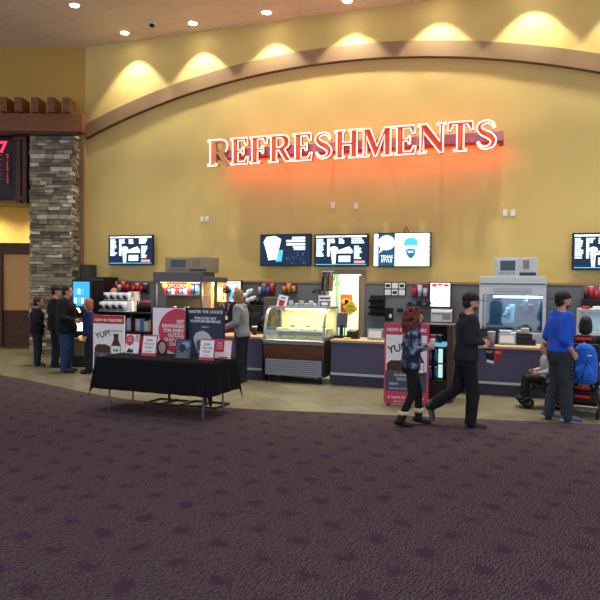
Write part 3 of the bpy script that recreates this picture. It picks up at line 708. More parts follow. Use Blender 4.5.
# register on counter near case
u = wp(341, 335, VC+.45)[0]
t = thingW('cash_register', 'dark point of sale terminal on the counter beside the ice cream case', 'cash register', u, VC+.45, HTOP)
MB().box(-.1, -.12, 0, .1, .1, .05, BLACK).cyl((0, .02, .05), (0, .02, .25), .04, .03, BLACK).build('stand', t)
MB().box(-.1, -.03, .2, .1, .03, .48, mat('terminal_back', (84,78,92), .4), Matrix.Rotation(-.2, 4, 'X')).build('display', t, .01)
t2 = thingW('card_reader', 'small black card reader pedestal on the counter under the yellow sign', 'card reader', wp(353,335,VC+.4)[0], VC+.4, HTOP)
MB().box(-.12, -.1, 0, .12, .1, .03, BLACK).build('base', t2, .01); MB().box(-.1, -.06, .03, .1, .08, .16, BLACK, Matrix.Rotation(.25, 4, 'X')).build('keypad', t2, .01)
t3 = thingW('scraper_sponge', 'small yellow pad lying on the counter edge', 'pad', wp(347,340,VC+.2)[0], VC+.2, HTOP)
MB().box(-.07, -.04, 0, .07, .04, .03, mat('yellow_pad', (214,204,80), .8)).build('pad', t3, .006)
# yellow diamond sign and orange poster in back room doorway
YEL = mat('yellow_sign', (232,226,40), .5); ORG = mat('orange_poster', (196,84,36), .5)
u, W, z, H = onwall(340.5, 294.5, 352, 313, VW+2.98)
flatsign('notice_poster', 'orange notice poster on the back room wall', 'poster', u, VW+2.98, z, W, H, lambda b, w_, h, M: (R_(b, w_, h, .05, .05, .95, .5, mat('poster_maroon', (120,36,30), .5), M), E_(b, w_, h, .5, .65, .4, .14, mat('poster_amber', (226,150,60), .5), M)), backing=ORG)
u, z = wp(350.5, 308, VC+.7)
t = thingW('caution_sign', 'yellow diamond sign on a black clip above the counter at the doorway', 'sign', u, VC+.7, z)
M = Matrix.Rotation(.2, 4, 'Y'); d = .155
bm = MB(); bm.prism([(0, -d), (d, 0), (0, d), (-d, 0)], -.004, .004, YEL, M=M); bm.build('board', t, .002)
bm = Lines(); bm.text('WET', -.0, .0, -.006, .08, mat('sign_ochre', (150,110,20), .5), M=M); bm.text('FLOOR', 0, -.06, -.006, .06, MC['sign_ochre'], M=M); bm.build('lettering', t)
MB().box(-.12, 0, .06, -.05, .03, .16, BLACK).tube([(-.09, .02, .1), (-.12, .03, -.1), (-.12, .03, HTOP-z+.0)], .01, BLACK).build('clip_stand', t)
# things hanging left side of the doorway
t = thingW('apron_rack', 'black and brown garments hanging at the left side of the doorway', 'garments', wp(322.8,274,VW-.1)[0], VW-.08, wp(322,272,VW-.1)[1])
for k, m in ((0, BLACK), (.09, mat('garment_brown', (96,70,60), .8)), (.17, mat('garment_tan', (140,112,86), .8))):
    MB().yprism([(-.02,0),(-.1,-.1),(-.12,-.42),(.0,-.42),(.04,0)], k, k+.06, m).build('garment', t, .01)
MB().box(-.02, -.02, 0, .26, .0, .03, STEEL).build('rail', t)
t = thingW('hanging_hat', 'flat black tray jutting at the left of the doorway', 'tray', wp(318,292,VW-.3)[0], VW-.35, wp(318,293,VW-.3)[1])
MB().lathe([(.02, .09), (.09, .06), (.11, .0), (.17, -.01)], BLACK).build('tray_body', t)
# poster left of doorway on case top
u, W, z, H = onwall(318.5, 292, 331, 306, VC+.6)
flatsign('counter_card', 'small upright card with a dark picture on the case top by doorway', 'sign', u, VC+.6, 1.376, W, H, lambda b, w_, h, M: (R_(b, w_, h, .08, .1, .92, .6, mat('card_mauve', (120,96,104), .5), M), E_(b, w_, h, .5, .4, .3, .12, PAPER, M), R_(b, w_, h, .1, .75, .9, .85, DARK, M)))
# ------ items on ice cream case top
u, W, z, H = onwall(275, 291.5, 287, 306, VC+.3)
t = thingW('counter_card', 'white card with a red cup picture leaning on top of the ice cream case', 'sign', u, VC+.32, 1.376)
M = Matrix.Rotation(.22, 4, 'Y') @ Matrix.Rotation(-.15, 4, 'X')
MB().box(0, 0, 0, W*.8, .01, H*1.05, PAPER, M).build('board', t, .002)
bm = MB(); bm.prism([(.05,.08),(.14,.08),(.16,.2),(.03,.2)], -.004, 0, RED, M=M); bm.box(.05, -.004, .24, .15, 0, .26, DARK, M); bm.build('print', t)
for i, x in enumerate((291, 296.5, 301.5, 306, 311, 315)):
    cup('glass_jar', 'clear container in the row on top of the ice cream case', UV(wp(x,300,VC+.55)[0], VC+.55, 1.376), h=.1 if i % 2 else .15, r=.05, m=mat('clear_plastic_jar', (150,165,170), .15), lid=STEEL, group='containers on the ice cream case', cat_='container')
# candy shelf on wall left of doorway (pennants with cups)
def snack_rack(label, box, cols_, panel, v=VW-.05, group=None):
    u, W, z, H = onwall(*box, v)
    t = thingW('cup_display_board', label, 'display', u, v, z)
    MB().box(0, 0, 0, W, .03, H, panel).build('back_board', t)
    MB().box(0, -.13, -.0, W, 0, .015, DARK).build('shelf', t)
    n = len(cols_)
    for i, c in enumerate(cols_):
        uu = u+(i+.5)*W/n
        cup('souvenir_cup', 'souvenir cup on the %s' % label.split(' with')[0], UV(uu, v-.07, z+.016), h=H*(.62+.2*(i % 2)), r=min(W/n*.46, .07), m=c, lid=(WHITE if i % 2 else RED), group='souvenir cups: ' + label.split(' with')[0])
BLUEC = mat('blue_cup', (70,120,170), .5); PALEC = mat('pale_cup', (190,200,225), .5); ORC = mat('orange_cup', (216,150,70), .5)
snack_rack('red backed cup board left of the white card with four cups', (259,283,275,295), [PALEC, BLUEC, BLUEC, RED], mat('panel_redgrey', (130,50,50), .6))
snack_rack('maroon backed board above the jars with orange cups', (283,283,297,293), [ORC, ORC, ORC], mat('panel_maroon', (112,52,66), .6))
snack_rack('grey mauve board beside the upright menu screen with three cups', (412,284,428.5,297), [RED, PALEC, PALEC], mat('panel_mauve', (112,74,88), .6))
snack_rack('board at the far left over the snack shelf with red cups', (112,281,130.5,292), [RED, RED, PALEC, RED, RED], mat('panel_charc', (84,84,88), .6))
snack_rack('board right of the far left one with dark cups', (133,283,149,293), [RED, RED, RED, DARK], mat('panel_charc2', (84,80,84), .6))
snack_rack('mauve board at the right photo edge with cups', (583,285,604,301), [DARK, RED, RED, PALEC], mat('panel_mauve2', (140,120,136), .6))
# coffee/dispensers on wall right of doorway
u, W, z, H = onwall(368, 296, 383, 316, VW-.25)
t = thingW('wall_organizer', 'black three tier wall organizer right of the doorway', 'organizer', u, VW-.25, z)
MB().box(0, .2, 0, W, .24, H, BLACK).build('back_panel', t)
for i in range(3): MB().yprism([(0,.05),(.02,.0),(.2,0),(.2,.14),(.19,.14),(.19,.02),(.03,.02)], 0, W, BLACK).build('tray', t).location = (0, 0, .02+i*H/3.1)
u, W, z, H = onwall(384.5, 308, 392.5, 320.5, VW-.12)
t = thingW('wall_phone', 'black wall phone right of the black organizer', 'phone', u, VW-.1, z)
MB().box(0, 0, 0, W, .08, H, BLACK).build('body', t, .01); MB().box(.04, -.04, .02, .09, 0, H-.02, BLACK).build('handset', t, .012); MB().box(.1, -.008, .06, .15, 0, .14, PAPER).build('label_card', t)
u, W, z, H = onwall(397, 308.5, 403, 312, VW-.06)
t = thingW('wall_switch_box', 'small dark switch box on the grey wall panel behind standee', 'switch', u, VW-.06, z)
MB().box(0, 0, 0, W, .03, H, BLACK).build('box', t, .004); MB().box(.03, -.01, .03, W-.03, 0, H-.02, DARK).build('rocker', t)
u, W, z, H = onwall(384, 282, 406, 296, VW-.05)
t = thingW('notice_board', 'cluster of black and white notices pinned on the grey wall panel', 'notice', u, VW-.05, z)
MB().box(0, 0, 0, W, .015, H, DARK).build('board', t)
for i in range(2):
    for j in range(3):
        MB().box(W*(.04+j*.32), -.004, H*(.06+i*.48), W*(.31+j*.32), 0, H*(.46+i*.48), PAPER).build('sheet', t)
        if (i+j) % 2: MB().box(W*(.08+j*.32), -.006, H*(.15+i*.48), W*(.27+j*.32), -.003, H*(.35+i*.48), DARK).build('picture', t)
# napkin / small white box on counter
def napkin(px, py, label, v=VC+.3, w_=.3, h=.2):
    u = wp(px, py, v)[0]; t = thingW('napkin_dispenser', label, 'dispenser', u, v, HTOP, 'napkin dispensers on the counter')
    MB().box(-w_/2, 0, 0, w_/2, .2, h, mat('frosted_chrome', (150,180,195), .25, .6)).build('body', t, .02)
    MB().box(-w_/2+.03, -.004, .04, w_/2-.03, 0, h-.03, PAPER).build('face_plate', t)
napkin(375, 335, 'blue white napkin dispenser on the counter right of the doorway')
napkin(507, 340, 'blue white napkin dispenser in front of the big popcorn machine')
# dark register and trays around 420-450 (beneath menu screen)
u, W, z, H = onwall(431, 309, 452, 322, VW-.6)
t = thingW('drink_fountain', 'white fronted drink fountain under the upright menu screen', 'drink machine', u, VW-.62, ZB)
MB().box(.02, .08, 0, W-.02, .5, z-ZB+H, DARK).build('body', t, .01)
MB().yprism([(0, z-ZB), (.0, z-ZB+H*.8), (.1, z-ZB+H), (.1, z-ZB)], 0, W, STEELP).build('front_head', t, .006)
for i in range(4): MB().cyl((.06+i*(W-.12)/3, .04, z-ZB-.0), (.06+i*(W-.12)/3, .04, z-ZB-.09), .02, .015, BLACK).build('nozzle', t)
MB().box(.02, -.05, 0, W-.02, .1, .04, STEEL).build('drip_tray', t)
bm = MB(); bm.box(W*.55, -.004, z-ZB+.05, W*.95, 0, z-ZB+.15, mat('label_lilac', (150,130,160), .5)); bm.box(W*.05, -.004, z-ZB+H*.6, W*.95, 0, z-ZB+H*.66, BLACK); bm.build('label_panel', t)
u, W, z, H = onwall(406, 300.5, 428, 306, VW-.3)
t = thingW('shelf_with_lids', 'dark shelf of cup lids behind the curly haired woman', 'shelf', u, VW-.3, z)
MB().box(0, 0, 0, W, .3, .03, BLACK).build('shelf_board', t)
for i in range(5): MB().cyl((.06+i*.1, .1, .03), (.06+i*.1, .1, .07+.02*(i % 3)), .045, .045, [BLACK, BLUEC, BLACK, mat('bronze', (140,110,80), .5), BLACK][i]).build('lid_stack', t)
# ------------------------------------------------------------------ popcorn machine (right)
VP = VW-.95
u, W, z, H = onwall(479, 276.5, 546, 345, VP)
zt = wp(512, 276.5, VP)[1]
t = thingW('popcorn_machine', 'large pale steel popcorn machine with lit glass cabinet behind the counter', 'popcorn machine', u, VP, 0)
h1 = wp(512, 295, VP)[1]; h0 = 1.0; PMU = (u, u+W)
MB().box(0, 0, 0, W, .8, h0, STEELP).build('base_cabinet', t, .01)
MB().box(0, 0, h1, W, .8, zt, STEELP).build('canopy', t, .012)
MB().box(0.02, -.008, h1+(zt-h1)*.56, W-.02, 0, h1+(zt-h1)*.63, mat('slot_blue', (70,100,120), .4)).build('vent_slot', t)
bm = MB(); bm.box(W*.22, -.006, h1+.05, W*.78, 0, h1+(zt-h1)*.36, mat('plate_grey', (150,162,166), .3, .5))
for i in range(14): bm.box(W*(.24+i*.038), -.009, h1+.07, W*(.262+i*.038), -.006, h1+(zt-h1)*.3, STEELP)
bm.build('vent_plate', t)
for x in (0, W-.06): MB().box(x, 0, h0, x+.06, .06, h1, STEELP).build('corner_post', t, .004)
MB().box(.1, .02, h0, .13, .05, h1, STEEL).build('inner_post', t)
LB = mat('cabinet_lining', (84,104,118), .35, .3)
MB().box(.03, .76, h0, W-.03, .79, h1, LB).build('back_lining', t); MB().box(.0, .06, h0, .02, .78, h1, LB).box(W-.02, .06, h0, W, .78, h1, LB).build('side_lining', t)
MB().box(.06, .03, h0, W-.06, .036, h1, glass_mat('cabinet_glass', (205,225,235), .16)).build('glass_front', t)
tb = mat('cabinet_tube', (215,240,255), em=8)
MB().box(W*.2, .3, h1-.06, W*.95, .36, h1-.02, tb).build('light_tube', t)
ld = bpy.data.lights.new('popcorn_lamp', 'AREA'); ld.shape = 'RECTANGLE'; ld.size = W*.7; ld.size_y = .08; ld.energy = 5; ld.color = (.75, .9, 1)
lo = bpy.data.objects.new('popcorn_lamp', ld); COL.objects.link(lo); lo.parent = t; lo.location = (W*.55, .33, h1-.09)
kt = MB(); kt.lathe([(.02,-.16),(.13,-.15),(.15,0),(.15,.03),(.05,.06)], mat('kettle_dark', (66,58,56), .3, .6), (W*.72, .4, h0+.48)); k = kt.build('kettle', t)
MB().cyl((W*.72, .4, h0+.5), (W*.72, .4, h1), .02, .02, STEEL).box(W*.66, .36, h0+.42, W*.74, .24, h0+.6, STEEL).build('kettle_arm', k)
MB().tube([(W*.76,.38,h0+.5),(W*.82,.3,h0+.36),(W*.9,.3,h0+.5),(W*.92,.3,h1)], .012, mat('hose_bronze', (140,120,90), .4)).build('hose', t)
POP = mat('popcorn', (244,232,190), .8, var=.15, scale=60, bump=1)
# steam-grey crumpled bags in the cabinet
bm = MB()
for i in range(7):
    a, b = random.uniform(.25, .5), random.uniform(.1, .35); bm.box(W*a, .55, h0+b, W*a+.12, .6, h0+b+.18, mat('crumpled_film', (170,200,215), .2, .4), Matrix.Rotation(random.uniform(-.0, .0), 4, 'Y'))
bm.build('hanging_sheet', t, .02)
# monitor box on top
def topbox(label, box, v, depth, ztop, sidewood=None, boxm=STEELP):
    u, W, z, H = onwall(*box, v); z0 = ztop
    t = thingW('control_unit', label, 'control unit', u, v, z0)
    MB().box(0, 0, .0, W, depth, H, boxm).build('case', t, .008)
    MB().box(W*.06, -.012, H*.1, W*.56, 0, H*.92, boxm).build('bezel', t, .006)
    MB().box(W*.15, -.02, H*.32, W*.5, -.012, H*.84, mat('window_slate', (62,84,98), .2)).build('window', t)
    bm = MB()
    for i in range(5): bm.box(W*(.12+i*.08), -.018, H*.16, W*(.17+i*.08), -.012, H*.2, DARK)
    bm.build('button', t)
    MB().box(W*.68, -.012, H*.42, W*.82, 0, H*.86, mat('vent_taupe', (130,128,112), .5)).build('vent', t)
    MB().box(W*.6, -.012, H*.06, W*.98, 0, H*.22, mat('name_strip', (44,62,76), .4)).build('name_strip', t)
topbox('pale control box with dark window on top of the big popcorn machine', (494,257,537,276), VP+.05, .5, zt)
# items on worktop before it
for i, (x, m, wd_, hh) in enumerate(((489, BLACK, .34, .3), (523, BLACK, .3, .2))):
    t = thingW('cash_register', ['black cash register on the counter behind the white cup', 'black cash register on the counter left of the blue hooded man'][i], 'cash register', wp(x, 340, VC+.4)[0], VC+.35, HTOP)
    MB().box(-wd_/2-.06, 0, 0, wd_/2+.06, .3, .09, m).build('drawer', t, .01)
    MB().box(-wd_/2, .05, .09, wd_/2, .2, .09+hh*.6, m, Matrix.Rotation(-.08, 4, 'X')).build('screen_head', t, .01)
    MB().box(-wd_/2+.03, .04, .13, wd_/2-.03, .055, .06+hh*.5, mat('idle_glass', (44,58,70), .15)).build('display', t)
for i, x in enumerate((513.5, 520.5, 525)):
    t = thingW('receipt_printer', ['small white receipt printer behind the napkin dispenser', 'cream receipt printer stacked beside the black register', 'small pale box beside the receipt printer'][i], 'printer', wp(x, 335, VC+.62)[0], VC+.6, HTOP)
    MB().box(-.07, 0, 0, .07, .12, .2+.04*i, WHITE if i == 0 else mat('printer_cream', (196,190,170), .5)).build('case', t, .01); MB().box(-.05, -.004, .08, .05, 0, .1, BLACK).build('slot', t)
t = thingW('display_rail', 'long dark tray with a white edge on the counter by the cup', 'tray', wp(475,330,VC+.55)[0], VC+.6, HTOP)
MB().box(0, 0, .0, .62, .12, .2, BLACK).build('tray_body', t, .01); MB().box(0, -.012, .2, .62, .1, .235, PAPER).build('white_edge', t)
# popcorn ad hanging on counter front
u, z = wp(494, 348, VC)
t = thingW('popcorn_ad', 'black and red popcorn bag cling on the counter front under the napkin dispenser', 'sign', u, VC+.018, z)
bm = MB(); bm.prism([(-.16,.02),(.0,.0),(-.0,-.27),(-.12,-.25)], -.008, 0, BLACK); bm.build('black_bag', t)
MB().prism([(-.115,-.2),(-.0,-.225),(0,-.27),(-.12,-.25)], -.012, -.008, PAPER).build('white_band', t)
bm = MB(); bm.prism([(-.0,.0),(.17,-.02),(.1,-.2),(0,-.24)], -.01, 0, RED); bm.build('red_cup', t)
Lines().text('POP', -.075, -.09, -.01, .06, PAPER).text('RED', .07, -.09, -.012, .05, PAPER).build('lettering', t)
# ------------------------------------------------------------------ ice / candy case right edge
VG = VC+.15
u = wp(579, 360, VC)[0]
t = thingW('chilled_display_case', 'pale glass fronted display case behind the wheelchair at right edge', 'display case', u, VC-.02, 0)
MB().box(0, .05, 0, 1.6, .8, .3, STEELP).build('base', t, .01)
for i in range(4):
    MB().box(.02, .06, .35+i*.25, 1.58, .75, .37+i*.25, STEEL).build('shelf', t)
    MB().box(.02, .02, .33+i*.25, 1.58, .06, .39+i*.25, PAPER).build('shelf_edge', t)
MB().box(0, .75, .3, 1.6, .8, 1.45, STEELP).build('back_panel', t)
for x in (0, 1.57): MB().box(x, .05, .3, x+.03, .75, 1.45, STEELP).build('side_panel', t)
MB().box(0, .02, 1.45, 1.6, .8, 1.5, STEELP).build('top_panel', t)
ld = bpy.data.lights.new('case_lamp_right', 'AREA'); ld.size = 1.2; ld.size_y = .1; ld.shape = 'RECTANGLE'; ld.energy = 3; ld.color = (.7, .95, 1)
lo = bpy.data.objects.new('case_lamp_right', ld); COL.objects.link(lo); lo.parent = t; lo.location = (.8, .3, 1.43)
rd = random.Random(5)
u0 = u
for i in range(10):
    for j in range(2):
        m = [RED, PAPER, BLUEC, ORC][rd.randrange(4)]
        o = MB().box(-.05, 0, 0, .05, .08, .14, m).build('candy_box', bevel=.004, loc=UV(u0+.12+i*.15, VC+.12, .37+.25*(j+1)), rz=-A)
        tag(o, 'small candy box on the %s shelf of the case at the right edge' % ('middle', 'upper')[j], 'box', 'candy boxes in the right display case')
for i in range(9):
    o = MB().box(-.055, 0, 0, .055, .1, .05, [RED, PAPER, mat('pack_pink', (220,120,130), .5), PAPER][i % 4]).build('snack_packet', bevel=.006, loc=UV(u0-.25*0+.1+i*.16, VC+.1, 1.5), rz=-A)
    tag(o, 'small snack packet in the row on top of the case at the right edge', 'packet', 'snack packets on the right display case')
# black machine on the back counter at right edge
u, W, z, H = onwall(583, 305, 604, 316, VW-.6)
t = thingW('pizza_warmer', 'black box with a white sloping front above the right display case', 'warmer', u, VW-.62, ZB)
MB().box(0, 0, 0, .7, .45, z-ZB+H+.1, BLACK).build('body', t, .01)
MB().yprism([(-.1, z-ZB-.05), (0, z-ZB+.1), (0, z-ZB-.05)], .1, .8, PAPER).build('sloping_front', t)
# ------------------------------------------------------------------ left concession: popcorn stand with sign
VQ = VC+.55
u, W, z, H = onwall(154, 272, 201.5, 283, VQ)
t = thingW('popcorn_stand', 'dark framed popcorn stand with a lit red POPCORN sign and glass warmer', 'popcorn stand', u, VQ, 0)
hs = z+.02; W2 = wp(216, 300, VQ)[0]-u
GREY = mat('stand_grey', (92,92,94), .45, .2)
MB().box(0, 0, 0, W2, .45, .95, DARK).build('base', t, .01)
MB().box(0, -.04, hs, W, .6, z+H, GREY).build('header', t, .01)
MB().box(W, .0, hs, W2+.02, .5, z+H*.55, GREY).build('side_canopy', t, .01)
for x in (0, W-.04, W2-.05): MB().box(x, 0, .95, x+.05, .06, hs, GREY).build('post', t)
MB().box(.04, .42, .95, W2, .45, hs, mat('stand_back', (120,100,70), .5)).build('back_panel', t)
sx0, sz0, _, _ = wp(166.5, 290, VQ)[0]-u, wp(182, 289, VQ)[1], 0, 0; sx1 = wp(189.5, 290, VQ)[0]-u; sz1 = wp(182, 282.5, VQ)[1]
s = MB().box(sx0+.05, -.08, sz0, sx1-.05, -.02, sz1, mat('sign_red_lit', (200,30,24), em=.8)).build('lit_sign', t, .01)
MB().text('POPCORN', (sx0+sx1)/2, sz0+.03, -.09, .115, mat('sign_white_lit', (255,200,160), em=1.2), bold=.004).build('lettering', s)
for x in (sx0, sx1): MB().ell((x, -.06, (sz0+sz1)/2), (.07, .03, .05), mat('sign_yellow_lit', (250,220,40), em=1.6)).build('popcorn_emblem', s)
MB().box(W+.0, .02, .95, W2-.05, .03, hs-.1, glass_mat('warm_glass', (250,235,200), .1)).build('warmer_glass', t)
MB().box(W+.02, .39, .95, W2-.05, .41, hs-.1, mat('warmer_lining', (214,178,96), .5)).build('warmer_lining', t)
bm = MB(); rd = random.Random(2)
for k in range(60): bm.ell((W+.06+rd.random()*(W2-W-.16), .08+rd.random()*.25, 1.0+rd.random()*.25), (.05, .05, .045), POP, nu=8, nv=5)
o = bm.build('popcorn_pile', t); o['kind'] = 'stuff'
ld = bpy.data.lights.new('warmer_lamp', 'POINT'); ld.energy = 14; ld.color = (1, .8, .45); ld.shadow_soft_size = .05
lo = bpy.data.objects.new('warmer_lamp', ld); COL.objects.link(lo); lo.parent = t; lo.location = ((W+W2)/2, .2, hs-.2)
MB().lathe([(.03, 0), (.03, -.08)], mat('heat_bulb', (255,215,140), em=6), ((W+W2)/2, .2, hs)).build('heat_bulb', t)
ld = bpy.data.lights.new('stand_fill', 'AREA'); ld.energy = 14; ld.size = .7; ld.size_y = .1; ld.shape = 'RECTANGLE'; ld.color = (1, .9, .7)  # lamp added to brighten the inside of the stand
lo = bpy.data.objects.new('stand_fill', ld); COL.objects.link(lo); lo.parent = t; lo.location = (W*.5, .1, hs-.03)
MB().box(W*.1, .07, hs-.025, W*.9, .13, hs, mat('stand_fill_glow', (255,236,200), em=1.2)).build('light_tube', t)  # glowing tube added to go with the stand's fill light
# buckets and bags inside stand's open left half
rd = random.Random(9)
for i in range(9):
    m = [RED, BLUEC, PAPER, RED, BLUEC, PALEC, RED, NAVY, BLUEC][i]
    cup('popcorn_bucket', 'popcorn bucket in the upper row inside the popcorn stand', UV(u+.12+i*.1, VQ+.25, 1.62), h=.22, r=.055, m=m, lid=None, group='buckets in the popcorn stand', cat_='bucket')
t4 = MB().box(.05, .12, 1.6, W-.05, .42, 1.62, GREY); t4.build('shelf', t)
t5 = thingW('popcorn_scoop_bin', 'cream bin of popcorn in the middle of the popcorn stand', 'bin', u+.5, VQ+.08, .955)
MB().box(-.25, 0, 0, .4, .3, .3, mat('bin_cream', (220,206,170), .5)).build('bin', t5, .02)
bm = MB()
for k in range(40): bm.ell((-.2+rd.random()*.55, .05+rd.random()*.2, .3+rd.random()*.08), (.04, .04, .035), POP, nu=8, nv=5)
o = bm.build('popcorn', t5); o['kind'] = 'stuff'
topbox('grey control box with wooden side on top of the popcorn stand', (165,257,207,272), VQ+.15, .55, z+H, boxm=mat('box_taupe', (150,138,112), .4, .2))
# ------------------------------------------------------------------ left snack shelf, cups, bottles
u0 = wp(97, 330, VC)[0]; u1 = wp(152, 330, VC)[0]; W = u1-u0
t = thingW('snack_shelf', 'black snack shelf unit behind the tablecloth table at the left counter', 'shelf', u0, VC, 0)
MB().box(0, .45, 0, W, .5, 1.25, BLACK).build('back_panel', t)
for zz in (.1, .45, .82, 1.22): MB().box(0, 0, zz, W, .5, zz+.03, BLACK).build('shelf_board', t)
for x in (0, W*.62, W-.03): MB().box(x, 0, 0, x+.03, .5, 1.25, BLACK).build('upright', t)
rd = random.Random(4)
for j, zz in enumerate((.48, .85)):
    for i in range(12):
        m = [RED, PAPER, BLUEC, ORC, PALEC][rd.randrange(5)]
        hh = .2+rd.random()*.08
        o = MB().box(-.055, 0, 0, .055, .1, hh, m).build('candy_bag', bevel=.01, loc=UV(u0+.1+i*(W-.2)/11, VC+.1, zz), rz=-A)
        tag(o, 'bright snack bag on the %s shelf of the black snack unit' % ('lower', 'upper')[j], 'bag', 'snack bags on the black shelf unit')
# white/black nacho cups, two rows on riser
t = thingW('cup_riser', 'pale stepped riser under the black and white tubs', 'riser', u0, VC+.05, 1.25)
MB().box(0, 0, 0, .72, .1, .02, PAPER).box(0, .12, 0, .72, .4, .218, PAPER).build('step', t, .004)
TUB = mat('tub_white', (206,212,220), .5)
for j in range(2):
    for i in range(4):
        tt = thingW('snack_tub', 'white tub with black swirl on the %s row at left' % ('front', 'raised rear')[j], 'tub', u0+.08+i*.165, VC+.1+j*.15, 1.27+j*.20, 'black and white tubs on the riser')
        MB().lathe([(.066, 0), (.08, .18)], TUB).build('tub_body', tt)
        MB().lathe([(.069, 0), (.071, .015)], BLACK).build('base_band', tt)
        MB().box(-.04, -.083, .04, .02, -.06, .12, BLACK).box(.01, -.083, .03, .05, -.05, .07, BLACK).build('swirl_mark', tt)
u_ = wp(137, 312, VC+.3)[0]
bot = None
for i in range(9):
    loc = UV(wp(137.5+i*1.6, 312, VC+.25)[0], VC+.25, 1.25)
    if bot is None:
        bot = thing('sauce_bottle', 'dark bottle with a red cap in the row beside the pale carton', 'bottle', loc, -A, 'dark bottles on the snack shelf')
        MB().lathe([(.022, 0), (.022, .14), (.01, .18), (.01, .2)], mat('dark_bottle', (40,22,20), .2)).build('bottle_body', bot); MB().lathe([(.013, .2), (.013, .235)], RED).build('cap', bot)
    else: copy_thing(bot, loc)
t = thingW('paper_carton', 'pale upright carton between the tubs and dark bottles', 'carton', wp(131,300,VC+.3)[0], VC+.3, 1.25)
MB().box(-.07, 0, 0, .09, .2, .42, mat('carton_pale', (196,190,182), .6)).build('carton', t, .006); MB().box(-.05, -.003, .1, .07, 0, .3, PAPER).build('carton_label', t)
# blue swirl banner and tall black cabinet far left
u, W, z, H = onwall(92, 277, 107, 330, VW-.5)
t = thingW('drinks_fridge', 'tall navy drinks cabinet with white swirl letters at the far left counter', 'fridge', u, VW-.6, 0)
NVP = mat('fridge_navy', (22,34,66), .4)
MB().box(0, 0, 0, W, .55, z+H, BLACK).build('cabinet', t, .01); MB().box(.03, -.02, .3, W-.03, 0, z+H-.04, NVP).build('door', t, .006)
bm = MB()
for i in range(5): bm.tube([(W*.68+.06*math.cos(a), -.03, z+H-.42-i*.16+.05*math.sin(a)) for a in [k*PI/5 for k in range(7)]], .013, PAPER)
bm.build('swirl_marks', t)
p = UV(wp(80, 272, VW-.3)[0], VW-.35)
t = thingW('grey_cabinet', 'dark grey green box cabinet high beside the stone pillar', 'cabinet', wp(79.5,272,VW-.35)[0], VW-.35, 0)
MB().box(0, 0, 0, wp(89,272,VW-.35)[0]-wp(79.5,272,VW-.35)[0], .3, wp(80,264.5,VW-.35)[1], mat('cabinet_greygreen', (56,58,48), .5)).build('cabinet_body', t, .01)
MB().box(.02, -.015, .2, .22, 0, 2.0, mat('cabinet_door', (50,52,44), .5)).build('door', t)
# freestyle drink dispenser w blue screen
VD = VC+.3
u, W, z, H = onwall(71.5, 279.5, 91, 370, VD)
t = thingW('drink_dispenser', 'tall black drink dispenser with glowing blue touch screen by the stone pillar', 'drink machine', u, VD, 0)
zt_ = wp(80, 279.5, VD)[1]
MB().box(0, 0, 0, W, .45, zt_, BLACK).build('cabinet', t, .02)
s0 = wp(80, 306, VD)[1]; bm = MB(); bm.box(.05, -.01, s0, W-.04, 0, zt_-.05, mat('screen_blue', (50,150,225), em=1.2))
for i in range(3):
    for j in range(2): bm.box(.09+i*.09, -.014, s0+.06+j*.2, .15+i*.09, -.01, s0+.18+j*.2, SCR_C if (i+j) % 2 else SCR_W)
bm.build('touch_screen', t)
LIT = mat('dispenser_lit', (255,240,205), em=2.0)
MB().tube([(.06, -.02, s0-.1), (.12, -.02, s0-.05), (.2, -.02, s0-.06), (.24, -.02, s0-.14)], .02, LIT).build('light_arc', t)
MB().box(.1, -.02, s0-.55, W-.03, 0, s0-.3, LIT).build('light_panel', t, .02)
MB().ell((W*.6, -.02, s0-.7), (.12, .03, .06), mat('red_yellow_lit', (220,160,60), em=1)).box(.08, -.015, s0-1.1, W-.05, 0, s0-.75, mat('panel_olive', (110,100,60), .4)).build('lower_graphic', t)
MB().box(.05, -.12, s0-.72, W-.05, 0, s0-.7, STEEL).build('drip_tray', t)
# coffee machines between employee and case
t = thingW('coffee_machine', 'dark coffee machine with white paper cups behind the grey hooded customer', 'coffee machine', wp(243,330,VC+1.1)[0], VC+1.1, .86)
MB().box(0, 0, 0, .5, .4, .55, BLACK).build('body', t, .02)
for k in range(3): MB().lathe([(.05, 0), (.06, .12)], BLACK, (.12+k*.12, .2, .55)).build('hopper', t)
MB().box(.05, -.08, .3, .45, 0, .4, DARK).build('brew_head', t, .01)
for i, (x, z_) in enumerate(((245, 1.62), (249, 1.7), (252, 1.55), (248, 1.52))):
    o = MB().ell((0, 0, 0), (.055, .045, .05), mat('flower_white', (214,216,222), .6)).ell((.05, .0, .03), (.04, .04, .035), MC['flower_white']).build('hanging_cup_stack', loc=UV(wp(x,300,VC+1.0)[0], VC+1.0, z_-.1*0))
    o.name = 'white_flower'; tag(o, 'small white bloom of the bunch behind the grey hooded customer', 'flower', 'white blooms behind the customer')
t = thingW('flower_vase', 'dark vase and stems holding white blooms behind the customer', 'vase', wp(248,320,VC+1.02)[0], VC+1.04, .86)
MB().lathe([(.05, .0), (.07, .2), (.03, .35)], BLACK).build('vase', t)
bm = MB()
for x, z_ in ((-.08, .78), (.02, .84), (.08, .7)): bm.tube([(0, 0, .33), (x*.6, -.02, .6), (x, -.03, z_)], .006, mat('stem_dark', (30,36,30), .6))
bm.build('stems', t)
cup('paper_cup', 'black and white paper cup on the counter left of ice cream case', UV(wp(254.5,332,VC+.35)[0], VC+.35, HTOP), h=.16, r=.055, m=BLACK, lid=WHITE)
t = thingW('sneeze_guard', 'tilted dark sneeze guard panel left of the ice cream case', 'panel', wp(256,330,VC+.6)[0], VC+.6, HTOP)
MB().prism([(0,0),(.36,0),(.42,.5),(.22,.5),(.0,.15)], 0, .015, glass_mat('dusky_glass', (110,104,92), .1)).build('panel', t)
MB().box(.12, .1, .3, .42, .4, .75, mat('taupe_box', (96,88,80), .5)).build('box', t, .01)
